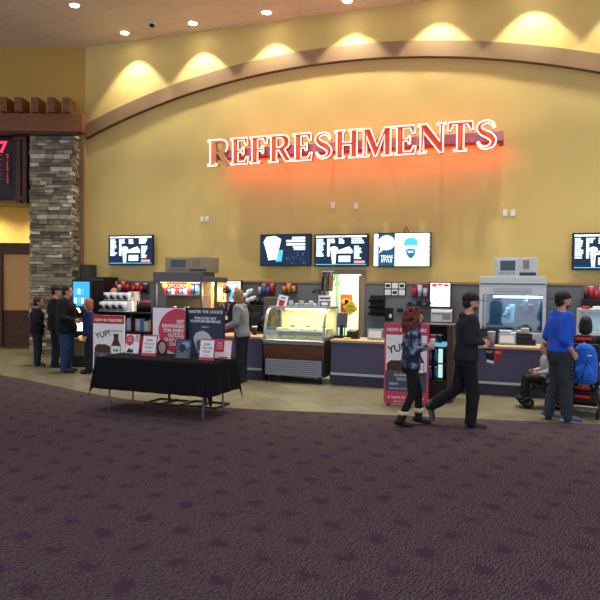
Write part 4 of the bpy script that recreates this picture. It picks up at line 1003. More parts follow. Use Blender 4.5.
# ------------------------------------------------------------------ open-front bottle cooler behind the couple
p = gp(424, 402); 
pc = (p.x*CA - p.y*SA, p.x*SA + p.y*CA)
uc = wp(420, 360, 10.6)[0]
t = thingW('bottle_cooler', 'black open front bottle cooler with brown side panel behind the walking couple', 'cooler', uc, 10.35, 0)
W = wp(447,360,10.35)[0]-uc; H = wp(430, 324.5, 10.35)[1]
MB().box(0, .0, 0, W, .6, .35, BLACK).build('base', t, .01)
bm = MB()
for i in range(6): bm.box(.02, -.012, .05+i*.045, W-.02, 0, .07+i*.045, DARK)
bm.build('grille', t)
MB().box(0, .55, .3, W, .6, H, BLACK).build('back_panel', t)
MB().box(0, 0, .3, .03, .6, H, BLACK).build('left_panel', t)
BRP = mat('cooler_brown', (74,58,54), .5)
MB().box(W, -.02, 0, W+.09, .62, H, BRP).build('brown_side_panel', t, .006)
MB().box(0, 0, H-.03, W, .6, H, BLACK).build('top_panel', t)
zs = wp(430, 343, 10.35)[1]
LITT = mat('teal_lit', (90,170,190), em=.8)
MB().box(.03, -.03, zs-.05, W-.02, .35, zs+.0, LITT).build('teal_shelf', t, .008)
MB().box(.03, .05, .85, W-.02, .5, .87, DARK).box(.03, .05, .6, W-.02, .5, .62, DARK).build('shelf', t)
MB().box(W*.68, .1, .38, W*.82, .14, zs-.08, mat('cooler_strip_lit', (170,215,205), em=.9)).build('light_strip', t)
for r, zz in enumerate((.35, .62, .87)):
    for i in range(3):
        tt = thingW('drink_bottle', 'blue bottle on the %s shelf of the black cooler' % ('lowest', 'middle', 'upper')[r], 'bottle', uc+.09+i*.09, 10.35+.15, zz, 'drink bottles in the black cooler')
        MB().lathe([(.032,0),(.033,.13),(.014,.17),(.014,.185)], mat('bottle_blue', (60,110,150), .2)).build('bottle_body', tt); MB().lathe([(.016,.185),(.016,.205)], WHITE).build('cap', tt)
for i in range(3): cup('juice_cup', ['red cup on the teal shelf of the cooler, leftmost', 'red cup on the teal shelf of the cooler, middle', 'dark cup on the teal shelf of the cooler, rightmost'][i], UV(uc+.12+i*.11, 10.45, zs+.001), h=.12, r=.04, m=[RED, RED, DARK][i], lid=WHITE)
# ------------------------------------------------------------------ standees YUP
def standee(label, loc, rz, W, H, edge=None, x_=0):
    t = thing('standee', label, 'standee', loc, rz)
    MB().box(0, 0, .02, W, .04, H, edge or PINKRED).build('board', t, .004)
    bm = MB()
    R_(bm, W, H, 0, .87, 1, 1, RED if edge else PINKRED); R_(bm, W, H, .04, .42, .96, .86, PAPER); R_(bm, W, H, .04, .17, .96, .42, mat('slate_print', (70,82,104), .5))
    bm.prism([(.06*W,.42*H),(.06*W,.50*H),(.14*W,.545*H),(.4*W,.55*H),(.56*W,.52*H),(.58*W,.42*H)], -.005, 0, CHOC)
    bm.box(.08*W, -.004, .40*H, .5*W, 0, .44*H, mat('choc_grey', (110,92,92), .5))
    bm.prism([(.62*W,.36*H),(.6*W,.40*H),(.6*W,.54*H),(.66*W,.60*H),(.68*W,.64*H),(.68*W,.7*H),(.82*W,.7*H),(.82*W,.64*H),(.84*W,.60*H),(.9*W,.54*H),(.9*W,.40*H),(.88*W,.36*H)], -.008, 0, CHOC)
    bm.box(.67*W, -.01, .68*H, .83*W, 0, .715*H, mat('bottle_cap_brown', (60,34,30), .4)); bm.box(.61*W, -.011, .41*H, .89*W, 0, .53*H, PAPER)
    bm.build('print', t)
    MR = Matrix.Translation((.34*W, 0, .66*H)) @ Matrix.Rotation(-.25, 4, 'Y')
    bm = Lines(); bm.text('NOW IN THEATERS', W/2, .905*H, -.004, W*.1, PAPER, bold=.002)
    bm.text('YUP!', 0, 0, -.004, W*.23, DARK, M=MR, bold=.003)
    bm.text('CHOCOLATE MILK', .72*W, .75*H, -.004, W*.055, DARK)
    bm.text('yup', .75*W, .45*H, -.013, W*.12, DARK, bold=.002)
    bm.text('GUARANTEED', .5*W, .355*H, -.005, W*.085, PAPER); bm.text('DELICIOUS', .5*W, .305*H, -.005, W*.085, PAPER)
    bm.text('NEW!', .12*W, .245*H, -.005, W*.08, PAPER, 'LEFT'); bm.text('Get yours at the counter', .12*W, .195*H, -.005, W*.06, PAPER, 'LEFT')
    bm.text('A TASTE OF THE SHOW', .5*W, .08*H, -.004, W*.075, PAPER, bold=.001); bm.text('ASK FOR YOURS TODAY', .5*W, .035*H, -.004, W*.05, PAPER)
    bm.build('lettering', t)
    for x in (.1, .85): MB().box(x*W, -.12, 0, x*W+.03, .16, .025, BLACK).build('foot', t)
    return t
pL = gp(383.5, 404); pR = yp(428, 407, pL.y-.22)
ang = math.atan2(pR.y-pL.y, pR.x-pL.x)
Hs = yp(383.5, 323, pL.y).z
standee('tall pink bordered milk standee behind the curly haired woman', (pL.x, pL.y, 0), ang, math.hypot(pR.x-pL.x, pR.y-pL.y), Hs)
Yl = 12.3; a_ = yp(93, 340, Yl); b_ = yp(124, 340, Yl-.2)
standee('white bordered milk standee with red top behind the left end of the table', (a_.x, a_.y, 0), math.atan2(-.2, b_.x-a_.x), math.hypot(b_.x-a_.x, .2), yp(110, 315, Yl).z, PAPER)
# ------------------------------------------------------------------ table with black cloth
TC = Vector((-1.93, 9.25, 0)); TR = -math.radians(21.5)
t = thing('folding_table', 'folding table under the black cloth', 'table', TC, TR)
MB().box(-.915, -.38, .745, .915, .38, .78, mat('table_grey', (150,150,150), .5)).build('tabletop', t, .01)
LEG = mat('leg_steel', (120,128,136), .35, .7)
for sx in (-1, 1):
    for sy in (-1, 1): MB().cyl((sx*.78, sy*.28, 0), (sx*.78, sy*.28, .745), .014, .014, LEG).build('leg', t)
    MB().cyl((sx*.78, -.28, .3), (sx*.78, .28, .3), .01, .01, LEG).build('cross_bar', t)
CL = mat('black_cloth', (17,19,24), .85, spec=.15)
# cloth: rounded rectangle grid with drop; corners hang lower
def cloth_mesh():
    bm = bmesh.new(); nx, ny = 120, 60; ox_, oy_ = .93, .395; drop = .45
    EX, EY = ox_+drop, oy_+drop; grid = []
    for i in range(nx+1):
        row = []
        for j in range(ny+1):
            a = -EX+2*EX*i/nx; b = -EY+2*EY*j/ny
            dx = max(0, abs(a)-ox_); dy = max(0, abs(b)-oy_)
            x = min(abs(a), ox_)*(1 if a > 0 else -1); y = min(abs(b), oy_)*(1 if b > 0 else -1); z = .786
            if dx or dy:
                d = math.hypot(dx, dy) if (dx and dy) else dx+dy
                d = min(d, .62)
                wv = .012*math.sin(a*19+b*3)*(1 if dy else 0) + .012*math.sin(b*21)*(1 if dx else 0)
                k = d/drop; out = .02*k+.02*min(k,1)
                if dx and dy:
                    f = math.atan2(dy, dx); sx = 1 if a > 0 else -1; sy = 1 if b > 0 else -1
                    fl = .05*math.sin(2*f)*k
                    x += sx*(out+fl*.8)*math.cos(f); y += sy*(out+fl*.8)*math.sin(f); z -= d*(1-.02)
                elif dx: x += (out+wv*k)*(1 if a > 0 else -1); z -= d
                else: y += (out+wv*k)*(1 if b > 0 else -1); z -= d
            row.append(bm.verts.new((x, y, z)))
        grid.append(row)
    for i in range(nx):
        for j in range(ny): bm.faces.new((grid[i][j], grid[i+1][j], grid[i+1][j+1], grid[i][j+1]))
    me = bpy.data.meshes.new('tablecloth'); 
    for f in bm.faces: f.smooth = True
    bm.to_mesh(me); me.materials.append(CL); return me
o = bpy.data.objects.new('tablecloth', cloth_mesh()); COL.objects.link(o); o.location = TC; o.rotation_euler = (0, 0, TR)
sd = o.modifiers.new('s', 'SOLIDIFY'); sd.thickness = .003; sd.offset = 1
tag(o, 'black tablecloth with pointed hanging corners draped over the folding table', 'tablecloth')
def tloc(px, yl, z=.795):     # table-local x at pixel column px for depth yl
    c, s_ = math.cos(TR), math.sin(TR); d = ray(px, 350)
    # TC + x*(c,s) + yl*(-s,c) = k*d
    bx_, by_ = TC.x-yl*s_, TC.y+yl*c
    k = (by_*c - bx_*s_)/(d.y*c - d.x*s_); return (k*d.x-bx_)*c + (k*d.y-by_)*s_
def twrld(xl, yl, z): c, s_ = math.cos(TR), math.sin(TR); return Vector((TC.x+xl*c-yl*s_, TC.y+xl*s_+yl*c, z))
def tcard(label, px0, px1, H, yl, style, name='table_sign', tilt=.18, rz=0):
    x0 = tloc(px0, yl); x1 = tloc(px1, yl); W = x1-x0
    t = thing(name, label, 'sign', twrld(x0, yl, .79), TR+rz)
    M = Matrix.Rotation(-tilt, 4, 'X')
    MB().box(0, 0, 0, W, .012, H, {'dark': BLACK}.get(style, PINKRED), M).build('board', t, .002)
    MB().tube([(W/2, .02+H*.75*math.sin(tilt), H*.75), (W/2, .10+.02, .004)], .006, BLACK).build('easel_back', t)
    bm = MB(); lt = Lines()
    if style == 'red':
        R_(bm, W, H, .05, .14, .95, .93, PAPER, M); 
        for i, (s_, sz) in enumerate((('JOIN', .15), ('THE CLUB', .115), ('TODAY', .13))): lt.text(s_, W/2, H*(.7-.17*i), -.004, W*sz*1.3, DARK, M=M)
        lt.text('free to join', W/2, H*.2, -.004, W*.1, DARK, M=M)
    elif style == 'flyer':
        R_(bm, W, H, .03, .03, .97, .97, PAPER, M); E_(bm, W, H, .3, .68, .3, .27, PINKRED, M, clip=1); R_(bm, W, H, .66, .6, .97, .95, PINKRED, M)
        bm.prism([(.1*W,.05*H),(.3*W,.3*H),(.42*W,.2*H),(.6*W,.25*H),(.6*W,.05*H)], -.003, 0, DARK, M=M)
        lt.text('GET', .3*W, .75*H, -.005, W*.13, PAPER, M=M); lt.text('MORE', .3*W, .62*H, -.005, W*.13, PAPER, M=M)
    elif style == 'flyer2':
        R_(bm, W, H, .04, .04, .96, .93, PAPER, M); R_(bm, W, H, .0, .35, .55, .97, PINKRED, M, y=-.004)
        lt.text('SAVE', .28*W, .75*H, -.006, W*.13, PAPER, M=M); lt.text('MORE', .28*W, .62*H, -.006, W*.13, PAPER, M=M); lt.text('HERE', .28*W, .49*H, -.006, W*.13, PAPER, M=M)
        R_(bm, W, H, .3, .05, .8, .12, DARK, M)
    elif style == 'dark':
        R_(bm, W, H, .06, .05, .94, .95, mat('poster_steel', (70,84,96), .4), M); E_(bm, W, H, .6, .72, .25, .16, mat('poster_blue', (110,160,205), .4), M)
        E_(bm, W, H, .45, .55, .2, .2, DARK, M, y=-.005)
        for i in range(4): R_(bm, W, H, .15, .12+.08*i, .8-.1*(i % 2), .15+.08*i, mat('poster_grey', (130,140,140), .4), M, y=-.004)
    bm.build('print', t)
    if lt.v: lt.build('lettering', t)
    return t
tcard('small red and white flyer stand at the left on the black table', 124.5, 138.5, .30, .12, 'flyer')
tcard('red and white framed card left of the middle of the table', 141, 155.5, .31, -.02, 'red')
tcard('tilted dark framed picture in the middle of the table', 174, 189.5, .29, -.18, 'dark', name='picture_frame', tilt=.25, rz=.12)
tcard('red and white framed card right of the dark picture', 198.5, 213.5, .30, -.12, 'red')
tcard('red and white flyer at the right end of the table', 213.8, 231, .28, .12, 'flyer2')
# pedestal posters behind the table
def pedestal(label, px0, px1, ytop, ybot, Yd, style, bpx):
    a = yp(px0, ytop, Yd+.1); b = yp(px1, ytop, Yd-.12); W = math.hypot(b.x-a.x, b.y-a.y); ang = math.atan2(b.y-a.y, b.x-a.x)
    z1 = a.z; z0 = yp(px0, ybot, Yd).z; H = z1-z0
    t = thing('poster_stand', label, 'poster stand', (a.x, a.y, 0), ang)
    MB().box(-.015, 0, z0-.015, W+.015, .03, z1+.015, BLACK).build('frame', t, .003)
    MB().cyl((W/2, .02, .03), (W/2, .02, z0), .022, .022, BLACK).build('pole', t)
    bm = MB(); bm.box(-.01, -.2, 0, W+.0, -.17, .03, BLACK).box(-.01, .2, 0, W+.0, .23, .03, BLACK).box(-.01, -.2, 0, .02, .23, .03, BLACK).box(W-.03, -.2, 0, W, .23, .03, BLACK).box(W/2-.02, -.2, 0, W/2+.02, .23, .035, BLACK); bm.build('base', t)
    bm = MB(); lt = Lines(); T_ = Matrix.Translation((0, 0, z0))
    if style == 'guzzle':
        R_(bm, W, H, 0, 0, 1, 1, PAPER, T_)
        pts = [(W, H*.93)] + [(W*(.80+.62*math.cos(a_)), H*(.57+.42*math.sin(a_))) for a_ in [math.radians(k) for k in range(72, 289, 9)]] + [(W, H*.17)]
        bm.prism(pts, -.004, 0, PINKRED, M=T_)
        for i, s_ in enumerate(('GET', 'REWARDED', 'FOR EVERY', 'GUZZLE,', 'GULP AND', 'CHOMP')): lt.text(s_, W*.97, z0+H*(.72-.085*i), -.007, W*.125, PAPER, 'RIGHT', bold=.002)
        # woman's portrait, lower left
        HAIR_ = mat('print_hair', (40,34,38), .5); SK = mat('print_skin', (205,190,190), .5)
        E_(bm, W, H, .29, .24, .17, .16, HAIR_, T_, y=-.005); E_(bm, W, H, .30, .25, .11, .11, SK, T_, y=-.007); bm.prism([(.1*W, .0), (.2*W,.1*H),(.36*W,.1*H),(.48*W,0)], -.006, 0, DARK, M=T_)
        bm.box(.25*W, -.008, z0+.2*H, .32*W, 0, z0+.207*H, DARK)
    else:
        NV = mat('poster_navy', (44,58,82), .5)
        R_(bm, W, H, 0, 0, 1, 1, NV, T_)
        lt.text('MASTER THE CHOICE', W/2, z0+H*.92, -.004, W*.10, PAPER, bold=.001)
        lt.text('PURCHASE ANY', W/2, z0+H*.80, -.004, W*.085, PAPER, bold=.001); lt.text('FOUNTAIN BEVERAGE', W/2, z0+H*.74, -.004, W*.085, PAPER, bold=.001)
        lt.text('- SAVE 1 -', W/2, z0+H*.64, -.004, W*.06, PAPER)
        PB = mat('print_paleblue', (196,212,224), .5)
        bm.prism([(.16*W,.44*H),(.24*W,.54*H),(.42*W,.585*H),(.58*W,.54*H),(.68*W,.44*H),(.6*W,.2*H),(.28*W,.16*H)], -.004, 0, PB, M=T_)
        bm.prism([(.24*W,.36*H),(.32*W,.42*H),(.42*W,.36*H),(.4*W,.2*H),(.28*W,.18*H)], -.006, 0, mat('print_denim', (70,100,130), .5), M=T_)
        bm.prism([(.5*W,.36*H),(.82*W,.36*H),(.76*W,.14*H),(.56*W,.14*H)], -.006, 0, PB, M=T_); bm.prism([(.56*W,.3*H),(.76*W,.3*H),(.72*W,.18*H),(.6*W,.18*H)], -.008, 0, MC['print_denim'], M=T_)
    bm.build('poster', t); lt.build('lettering', t)
pedestal('pedestal poster reading GET REWARDED with a red disc behind the table', 153, 185.5, 307.5, 361, 9.88, 'guzzle', 150)
pedestal('navy pedestal poster reading MASTER THE CHOICE behind the table', 188, 223.5, 308.5, 361, 9.72, 'master', 185)
#PEOPLE
# ------------------------------------------------------------------ people
def remesh(mb, name, parent, vox, mats_, smooth=5, cloth=0, seed=0):
    me = mb.mesh(name+'_src'); ob = bpy.data.objects.new(name+'_src', me); COL.objects.link(ob)
    r = ob.modifiers.new('r', 'REMESH'); r.mode = 'VOXEL'; r.voxel_size = vox; r.use_smooth_shade = True
    s = ob.modifiers.new('s', 'SMOOTH'); s.factor = .5; s.iterations = smooth
    m2 = bpy.data.meshes.new_from_object(ob.evaluated_get(bpy.context.evaluated_depsgraph_get()))
    bpy.data.objects.remove(ob); bpy.data.meshes.remove(me); m2.name = name
    m2.materials.clear()
    for m in mats_: m2.materials.append(m)
    m2.polygons.foreach_set('material_index', [0]*len(m2.polygons)); m2.polygons.foreach_set('use_smooth', [True]*len(m2.polygons))
    if cloth:
        nv = [v.normal.copy() for v in m2.vertices]
        for v, n_ in zip(m2.vertices, nv):
            p = v.co
            f = noise.noise(Vector((p.x*9+seed, p.y*9, p.z*4)))+.5*noise.noise(Vector((p.x*20, p.y*20+seed, p.z*13)))
            v.co = p + n_*f*cloth
    o = bpy.data.objects.new(name, m2); COL.objects.link(o); o.parent = parent; return o
V = Vector
def camo_mat():
    if 'camo_jacket' in MC: return MC['camo_jacket']
    m = mat('camo_jacket', (60,66,92), .8, scale=9); r = [x for x in m.node_tree.nodes if x.type == 'VALTORGB'][0]
    r.color_ramp.interpolation = 'CONSTANT'
    r.color_ramp.elements[0].position = 0; r.color_ramp.elements[0].color = lin((30,32,50)); r.color_ramp.elements[1].position = .56; r.color_ramp.elements[1].color = lin((128,140,168))
    e = r.color_ramp.elements.new(.46); e.color = lin((66,74,104)); return m
SKIN = mat('skin_light', (206,150,124), .55)
def person(label, loc, rz, H=1.75, J=None, top=(20,20,24), pants=(24,24,28), shoe=(20,20,20), sole=(60,60,60), hair='short', hairc=(50,34,26), cap=None, cap_back=False,
           topmat=None, lean=0.0, yaw=0.0, headk=1.0, fat=1.0, hem=.84, hood=False, boots=False, boot_trim=None, shortsleeve=False, sleeve=.93, beard=None, seated=False, group=None, detail=True, sideburn=None, skin=None):
    skin = skin or SKIN
    k = H/1.75; t = thing('person', label, 'person', loc, rz, group)
    D = dict(shL=(-.19,0,1.42), shR=(.19,0,1.42), elL=(-.235,-.03,1.14), elR=(.235,-.03,1.14), wrL=(-.245,.07,.90), wrR=(.245,.07,.90),
             hipL=(-.09,0,.93), hipR=(.09,0,.93), knL=(-.10,.02,.50), knR=(.10,.02,.50), anL=(-.105,0,.09), anR=(.105,0,.09), toeL=(-.125,.17,.03), toeR=(.125,.17,.03))
    D.update(J or {}); D = {a: V(b) for a, b in D.items()}
    def L(p):    # apply lean to upper body points
        p = V(p); return p + V((0, lean*max(0, p.z-.95), 0))
    pz = 0 if not seated else -.45
    def U(p): return L(p)
    HR = Matrix.Rotation(-yaw, 3, 'Z')
    neck = L((0,.005,1.50)); hc = neck + V((0,.02+lean*.12,.135))
    def HP(x, y, z): return hc + HR @ (V((x, y, z))*headk)
    BM = mat('b', (128,128,128))
    b = MB()
    # torso
    def tor(mb, g, z0, z1):
        R = [(.80,.15,.11),(.88,.168,.125),(.95,.168,.122),(1.02,.155,.112),(1.10,.145,.105),(1.20,.155,.112),(1.30,.17,.118),(1.38,.172,.108),(1.43,.15,.09),(1.47,.095,.07),(1.50,.065,.06)]
        rings = [(L((0,0,z)), (rx*(fat if z < 1.4 else 1))+g, (ry*(fat if z < 1.4 else 1))+g) for z, rx, ry in R if z0 <= z <= z1]
        mb.loft(rings, BM)
    tor(b, -.018, .79, 1.45); b.loft([(L((0,0,z)), rx, ry) for z, rx, ry in ((1.42,.13,.075),(1.47,.095,.07),(1.50,.065,.06))], BM)
    b.cyl(neck-V((0,0,.06)), neck+V((0,.01,.09)), .058, .052, BM)
    for s in 'LR':
        sh, el, wr = L(D['sh'+s]), L(D['el'+s]), L(D['wr'+s])
        b.limb(sh, el, .052*fat, .04*fat, BM); b.limb(el, wr, .04*fat, .027, BM)
        hip, kn, an, toe = D['hip'+s], D['kn'+s], D['an'+s], D['toe'+s]
        b.limb(hip, kn, .066*fat, .046*fat, BM); b.limb(kn, an, .044*fat, .030, BM); b.limb(an, toe, .022, .018, BM)
        # hand: palm, four fingers, thumb
        d = (wr-el).normalized(); side = V((-1 if s == 'R' else 1, 0, 0)); side = (side-d*side.dot(d)).normalized(); nrm = side
        wd = d.cross(nrm).normalized()
        if D.get('thumb'+s) is not None: pass
        pc_ = wr+d*.055
        for a in (-.027, -.009, .009, .027): b.limb(wr+wd*a*.6, wr+d*.09+wd*a, .014, .011, BM)
        for a, ln in ((-.030, .060), (-.010, .075), (.010, .080), (.030, .070)):
            p0 = wr+d*.09+wd*a; p1 = p0+(d*.8+nrm*.5)*ln*.5; p2 = p1+(d*.25+nrm*.9)*ln*.45
            b.limb(p0, p1, .0095, .009, BM); b.limb(p1, p2, .009, .008, BM)
        up = wd if wd.z*1.0+wd.y*.6 > 0 else -wd
        p1 = wr+d*.03+up*.03; p2 = p1+d*.03+up*.018+nrm*.02; p3 = p2+d*.028+nrm*.018
        b.limb(p1, p2, .012, .0105, BM); b.limb(p2, p3, .0105, .009, BM)
    # head
    HM = HR.to_4x4()
    b.ell(HP(0,0,.03), tuple(x*headk for x in (.076,.096,.098)), BM, HM); b.ell(HP(0,.028,-.045), tuple(x*headk for x in (.056,.066,.068)), BM, HM)
    b.ell(HP(0,.05,-.085), tuple(x*headk for x in (.03,.035,.025)), BM, HM)
    b.limb(HP(0,.088,.02), HP(0,.112,-.022), .011*headk, .015*headk, BM)
    b.ell(HP(0,.086,-.055), (.024*headk,.012*headk,.010*headk), BM, HM)
    for s in (-1, 1): b.ell(HP(s*.076,-.005,-.01), (.011*headk,.022*headk,.032*headk), BM, HM)
    sc_ = lambda o: setattr(o, 'scale', (k, k, k))
    body = remesh(b, 'body', t, .0085, [skin], 4); body.name = 'body'; sc_(body)
    if detail:
        e = MB()
        for s in (-1, 1): e.ell(HP(s*.031,.079,.012), (.013,.010,.008), WHITE, HM)
        for s in (-1, 1): e.ell(HP(s*.031,.087,.012), (.006,.004,.006), DARK, HM)
        o = e.build('eyes', t); sc_(o)
        e = MB(); e.ell(HP(0,.094,-.055), (.022,.006,.006), mat('lips', (160,80,76), .5), HM); o = e.build('mouth', t); sc_(o)
    # clothes
    tm = topmat or mat('top_%d_%d_%d' % top, top, .85, var=.15, scale=8)
    pm = mat('pants_%d_%d_%d' % pants, pants, .85, var=.15, scale=8)
    c = MB(); tor(c, .026, hem-.01, 1.47)
    for s in 'LR':
        sh, el, wr = L(D['sh'+s]), L(D['el'+s]), L(D['wr'+s])
        c.limb(sh, el, .072*fat, .058*fat, BM)
        if not shortsleeve: c.limb(el, el+(wr-el)*sleeve, .057*fat, .042 if sleeve > .8 else .052, BM)
    if hood:
        c.ell(L((0,-.075,1.45)), (.10,.05,.055), BM)
        for a in range(-3, 4): c.ell(L((.085*math.sin(a*.5),.085*math.cos(a*.5)-.02,1.455)), (.03,.03,.03), BM)
    o = remesh(c, 'jacket', t, .014, [tm], 4, .012, loc[0]*7); sc_(o)
    c = MB(); c.loft([(L((0,0,z)), rx*fat+.014, ry*fat+.014) for z, rx, ry in [(.80,.15,.11),(.88,.168,.125),(.95,.168,.122),(1.04,.150,.108)]], BM)
    loose = .0 if boots else .016
    for s in 'LR':
        hip, kn, an = D['hip'+s], D['kn'+s], D['an'+s]
        c.limb(hip, kn, .096*fat, .066*fat+loose, BM); c.limb(kn, an-(kn-an)*.03, .064*fat+loose, .05+loose*1.6, BM)
    o = remesh(c, 'trousers', t, .014, [pm], 4, .012 if not boots else .004, loc[0]*3+5); sc_(o)
    for s in 'LR':
        an, toe = D['an'+s], D['toe'+s]; d = toe-an; dh = d.normalized(); heel = an+V((0,0,0))-V((d.x, d.y, 0)).normalized()*.05 if d.xy.length > .01 else an
        c = MB(); dn = V((0,0,-1)); dn = (dn-dh*dn.dot(dh)).normalized()
        hl = an - dh*.045 + dn*.03
        c.limb(hl, an+dh*.04+dn*.02, .042, .042, BM); c.limb(an+dh*.04+dn*.02, toe, .042, .034, BM); c.limb(an, hl, .045, .04, BM)
        if boots:
            kn = D['kn'+s]; c.limb(an, an+(kn-an)*.30, .058, .062, BM)
        o = remesh(c, 'shoe', t, .011, [mat('shoe_%d_%d_%d' % shoe, shoe, .6)], 3); sc_(o)
        if sole != shoe:
            q = MB(); q.limb(hl+dn*.03, toe+dn*.02, .03, .026, BM); x = remesh(q, 'sole', o, .01, [mat('sole_%d_%d_%d' % sole, sole, .6)], 2)
        if boot_trim:
            q = MB(); p = an+(D['kn'+s]-an)*.30
            for a in range(10): q.ell(p+V((.062*math.cos(a*PI/5), .062*math.sin(a*PI/5), .0)), (.03,.03,.035), BM)
            x = remesh(q, 'fur_trim', o, .012, [mat('fur_cream', boot_trim, .95, var=.3, scale=60)], 1, .01)
    # hair / cap
    hm = mat('hair_%d_%d_%d' % hairc, hairc, .7, var=.35, scale=70)
    c = MB()
    if hair in ('short', 'bob', 'curly'):
        c.ell(HP(0,-.012,.045), tuple(x*headk for x in (.086,.10,.098)), BM, HM); c.ell(HP(0,-.045,-.01), tuple(x*headk for x in (.078,.065,.085)), BM, HM)
    if hair == 'bob':
        for s in (-1, 1): c.ell(HP(s*.066,-.02,-.03), tuple(x*headk for x in (.03,.06,.10)), BM, HM)
        c.ell(HP(0,-.06,-.05), tuple(x*headk for x in (.085,.05,.11)), BM, HM)
    if hair == 'curly':
        rd = random.Random(3)
        for i in range(210):
            a = rd.uniform(0, 2*PI); z = rd.uniform(-.27, .13); r = .10+.035*math.sin((z+.27)/.4*PI)+ (.02 if z < 0 else 0)
            if z > .09: r = .07
            y = r*math.cos(a)-.035; x = r*math.sin(a)*.95
            if y > .045 and z < .075: continue
            c.ell(HP(x, y, z), (.03,.03,.034), BM, nu=8, nv=6)
    if hair:
        o = remesh(c, 'hair', t, .010 if hair != 'curly' else .0095, [hm], 3 if hair != 'curly' else 1, .006 if hair != 'curly' else .004, 3)
        sc_(o)
        # keep the face free
        if hair != 'curly':
            bmh = bmesh.new(); bmh.from_mesh(o.data); inv = HR.inverted()
            kill = []
            for f in bmh.faces:
                q = inv @ (f.calc_center_median()-hc)/headk
                if q.y > .045 and q.z < .065: kill.append(f)
                elif q.y > .01 and q.z < .02 and hair == 'short': kill.append(f)
            bmesh.ops.delete(bmh, geom=kill, context='FACES'); bmh.to_mesh(o.data); bmh.free()
    if beard:
        c = MB(); c.ell(HP(0,.035,-.07), (.056,.062,.05), BM, HM); c.ell(HP(0,.09,-.045), (.026,.012,.006), BM, HM)
        o = remesh(c, 'beard', t, .010, [mat('beard', beard, .9)], 2); sc_(o)
    if cap:
        cm = mat('cap_%d_%d_%d' % cap, cap, .8); c = MB()
        n = 24; rings = []
        for j in range(8):
            a = j/7*PI/2; rings.append((HP(0,-.006,.045+.085*math.sin(a)), (.094*math.cos(a)+.002)*headk, (.112*math.cos(a)+.002)*headk))
        vs = []
        for cc, rx, ry in [(HP(0,-.006,.03), .093*headk, .111*headk)]+rings:
            for i in range(n): th = 2*PI*i/n; vs.append(cc + HR @ V((rx*math.cos(th), ry*math.sin(th), 0)))
        c.add(vs, [(q*n+i, q*n+(i+1) % n, (q+1)*n+(i+1) % n, (q+1)*n+i) for q in range(8) for i in range(n)], cm, True)
        o = c.build('cap', t); sc_(o)
        sg_ = -1 if cap_back else 1; br = MB(); m_ = 12
        top_ = [HP(.085*math.sin(a), sg_*(.06+.15*math.cos(a)), .035-.018*math.cos(a)) for a in [(-.5+i/m_)*PI*.98 for i in range(m_+1)]]
        bot_ = [p-V((0,0,.007)) for p in top_]; N_ = len(top_)
        br.add(top_+bot_, [tuple(range(N_)), tuple(range(2*N_-1, N_-1, -1))]+[(i, (i+1) % N_, (i+1) % N_+N_, i+N_) for i in range(N_)], cm); br.build('brim', o)
    return t
RIGHT = -PI/2      # facing towards the right of the photograph
def at(px, py): return gp(px, py)
def localpt(t, p, k=1): return t.matrix_basis @ (V(p)*k)
# 1 curly haired woman, walking right
p = gp(409.5, 426)
pw = person('woman with curly red brown hair in a camouflage jacket, black leggings and fur topped boots', (p.x, p.y, 0), RIGHT, 1.55,
    J=dict(knL=(-.09,.14,.52), anL=(-.09,.15,.10), toeL=(-.10,.31,.04), knR=(.10,.02,.50), anR=(.10,-.16,.09), toeR=(.115,0,.03),
           elR=(.24,-.03,1.13), wrR=(.20,.19,1.20), elL=(-.24,.0,1.13), wrL=(-.16,.20,1.15)),
    topmat=camo_mat(), pants=(12,12,14), shoe=(14,13,14), sole=(14,13,14), hair='curly', hairc=(98,46,34), hem=.88, boots=True, boot_trim=(206,196,170), lean=.06, yaw=.0)
kw = 1.55/1.75
scarf = MB(); BMs = mat('scarf_red', (120,20,40), .9)
for a in range(14): scarf.ell(V((.085*math.cos(a*2*PI/14), .075*math.sin(a*2*PI/14)+.03, 1.455)), (.035,.035,.035), BMs)
o = remesh(scarf, 'scarf', pw, .012, [BMs], 2, .008); o.scale = (kw,)*3
cup('paper_cup', 'pale drinking cup in the hand of the curly haired woman', tuple(localpt(pw, (.155,.295,1.165), kw)), h=.12, r=.035, m=mat('cup_pale', (190,190,200), .4), lid=WHITE)
# 2 man in black cap walking right
p = gp(465, 426.5)
pm_ = person('man in a black cap and black hoodie walking right with a trailing foot lifted', (p.x, p.y, 0), RIGHT, 1.76,
    J=dict(hipR=(.09,0,.93), knR=(.09,.07,.50), anR=(.09,.05,.09), toeR=(.10,.23,.03), knL=(-.09,-.08,.50), anL=(-.09,-.42,.26), toeL=(-.10,-.40,.08),
           elR=(.24,-.03,1.14), wrR=(.16,.17,1.12), elL=(-.24,.02,1.14), wrL=(-.14,.24,1.13)),
    top=(28,30,40), pants=(13,13,16), shoe=(58,60,58), sole=(100,98,90), hair='short', hairc=(40,28,22), cap=(20,20,24), lean=.04, hem=.86, hood=True, beard=(104,72,58), fat=1.08)
km = 1.76/1.75
cup('drink_cup', 'large pale soft drink cup in the hand of the black capped man', tuple(localpt(pm_, (.09,.30,1.05), km)), h=.20, r=.05, m=mat('cup_greyed', (150,138,142), .4), lid=WHITE)
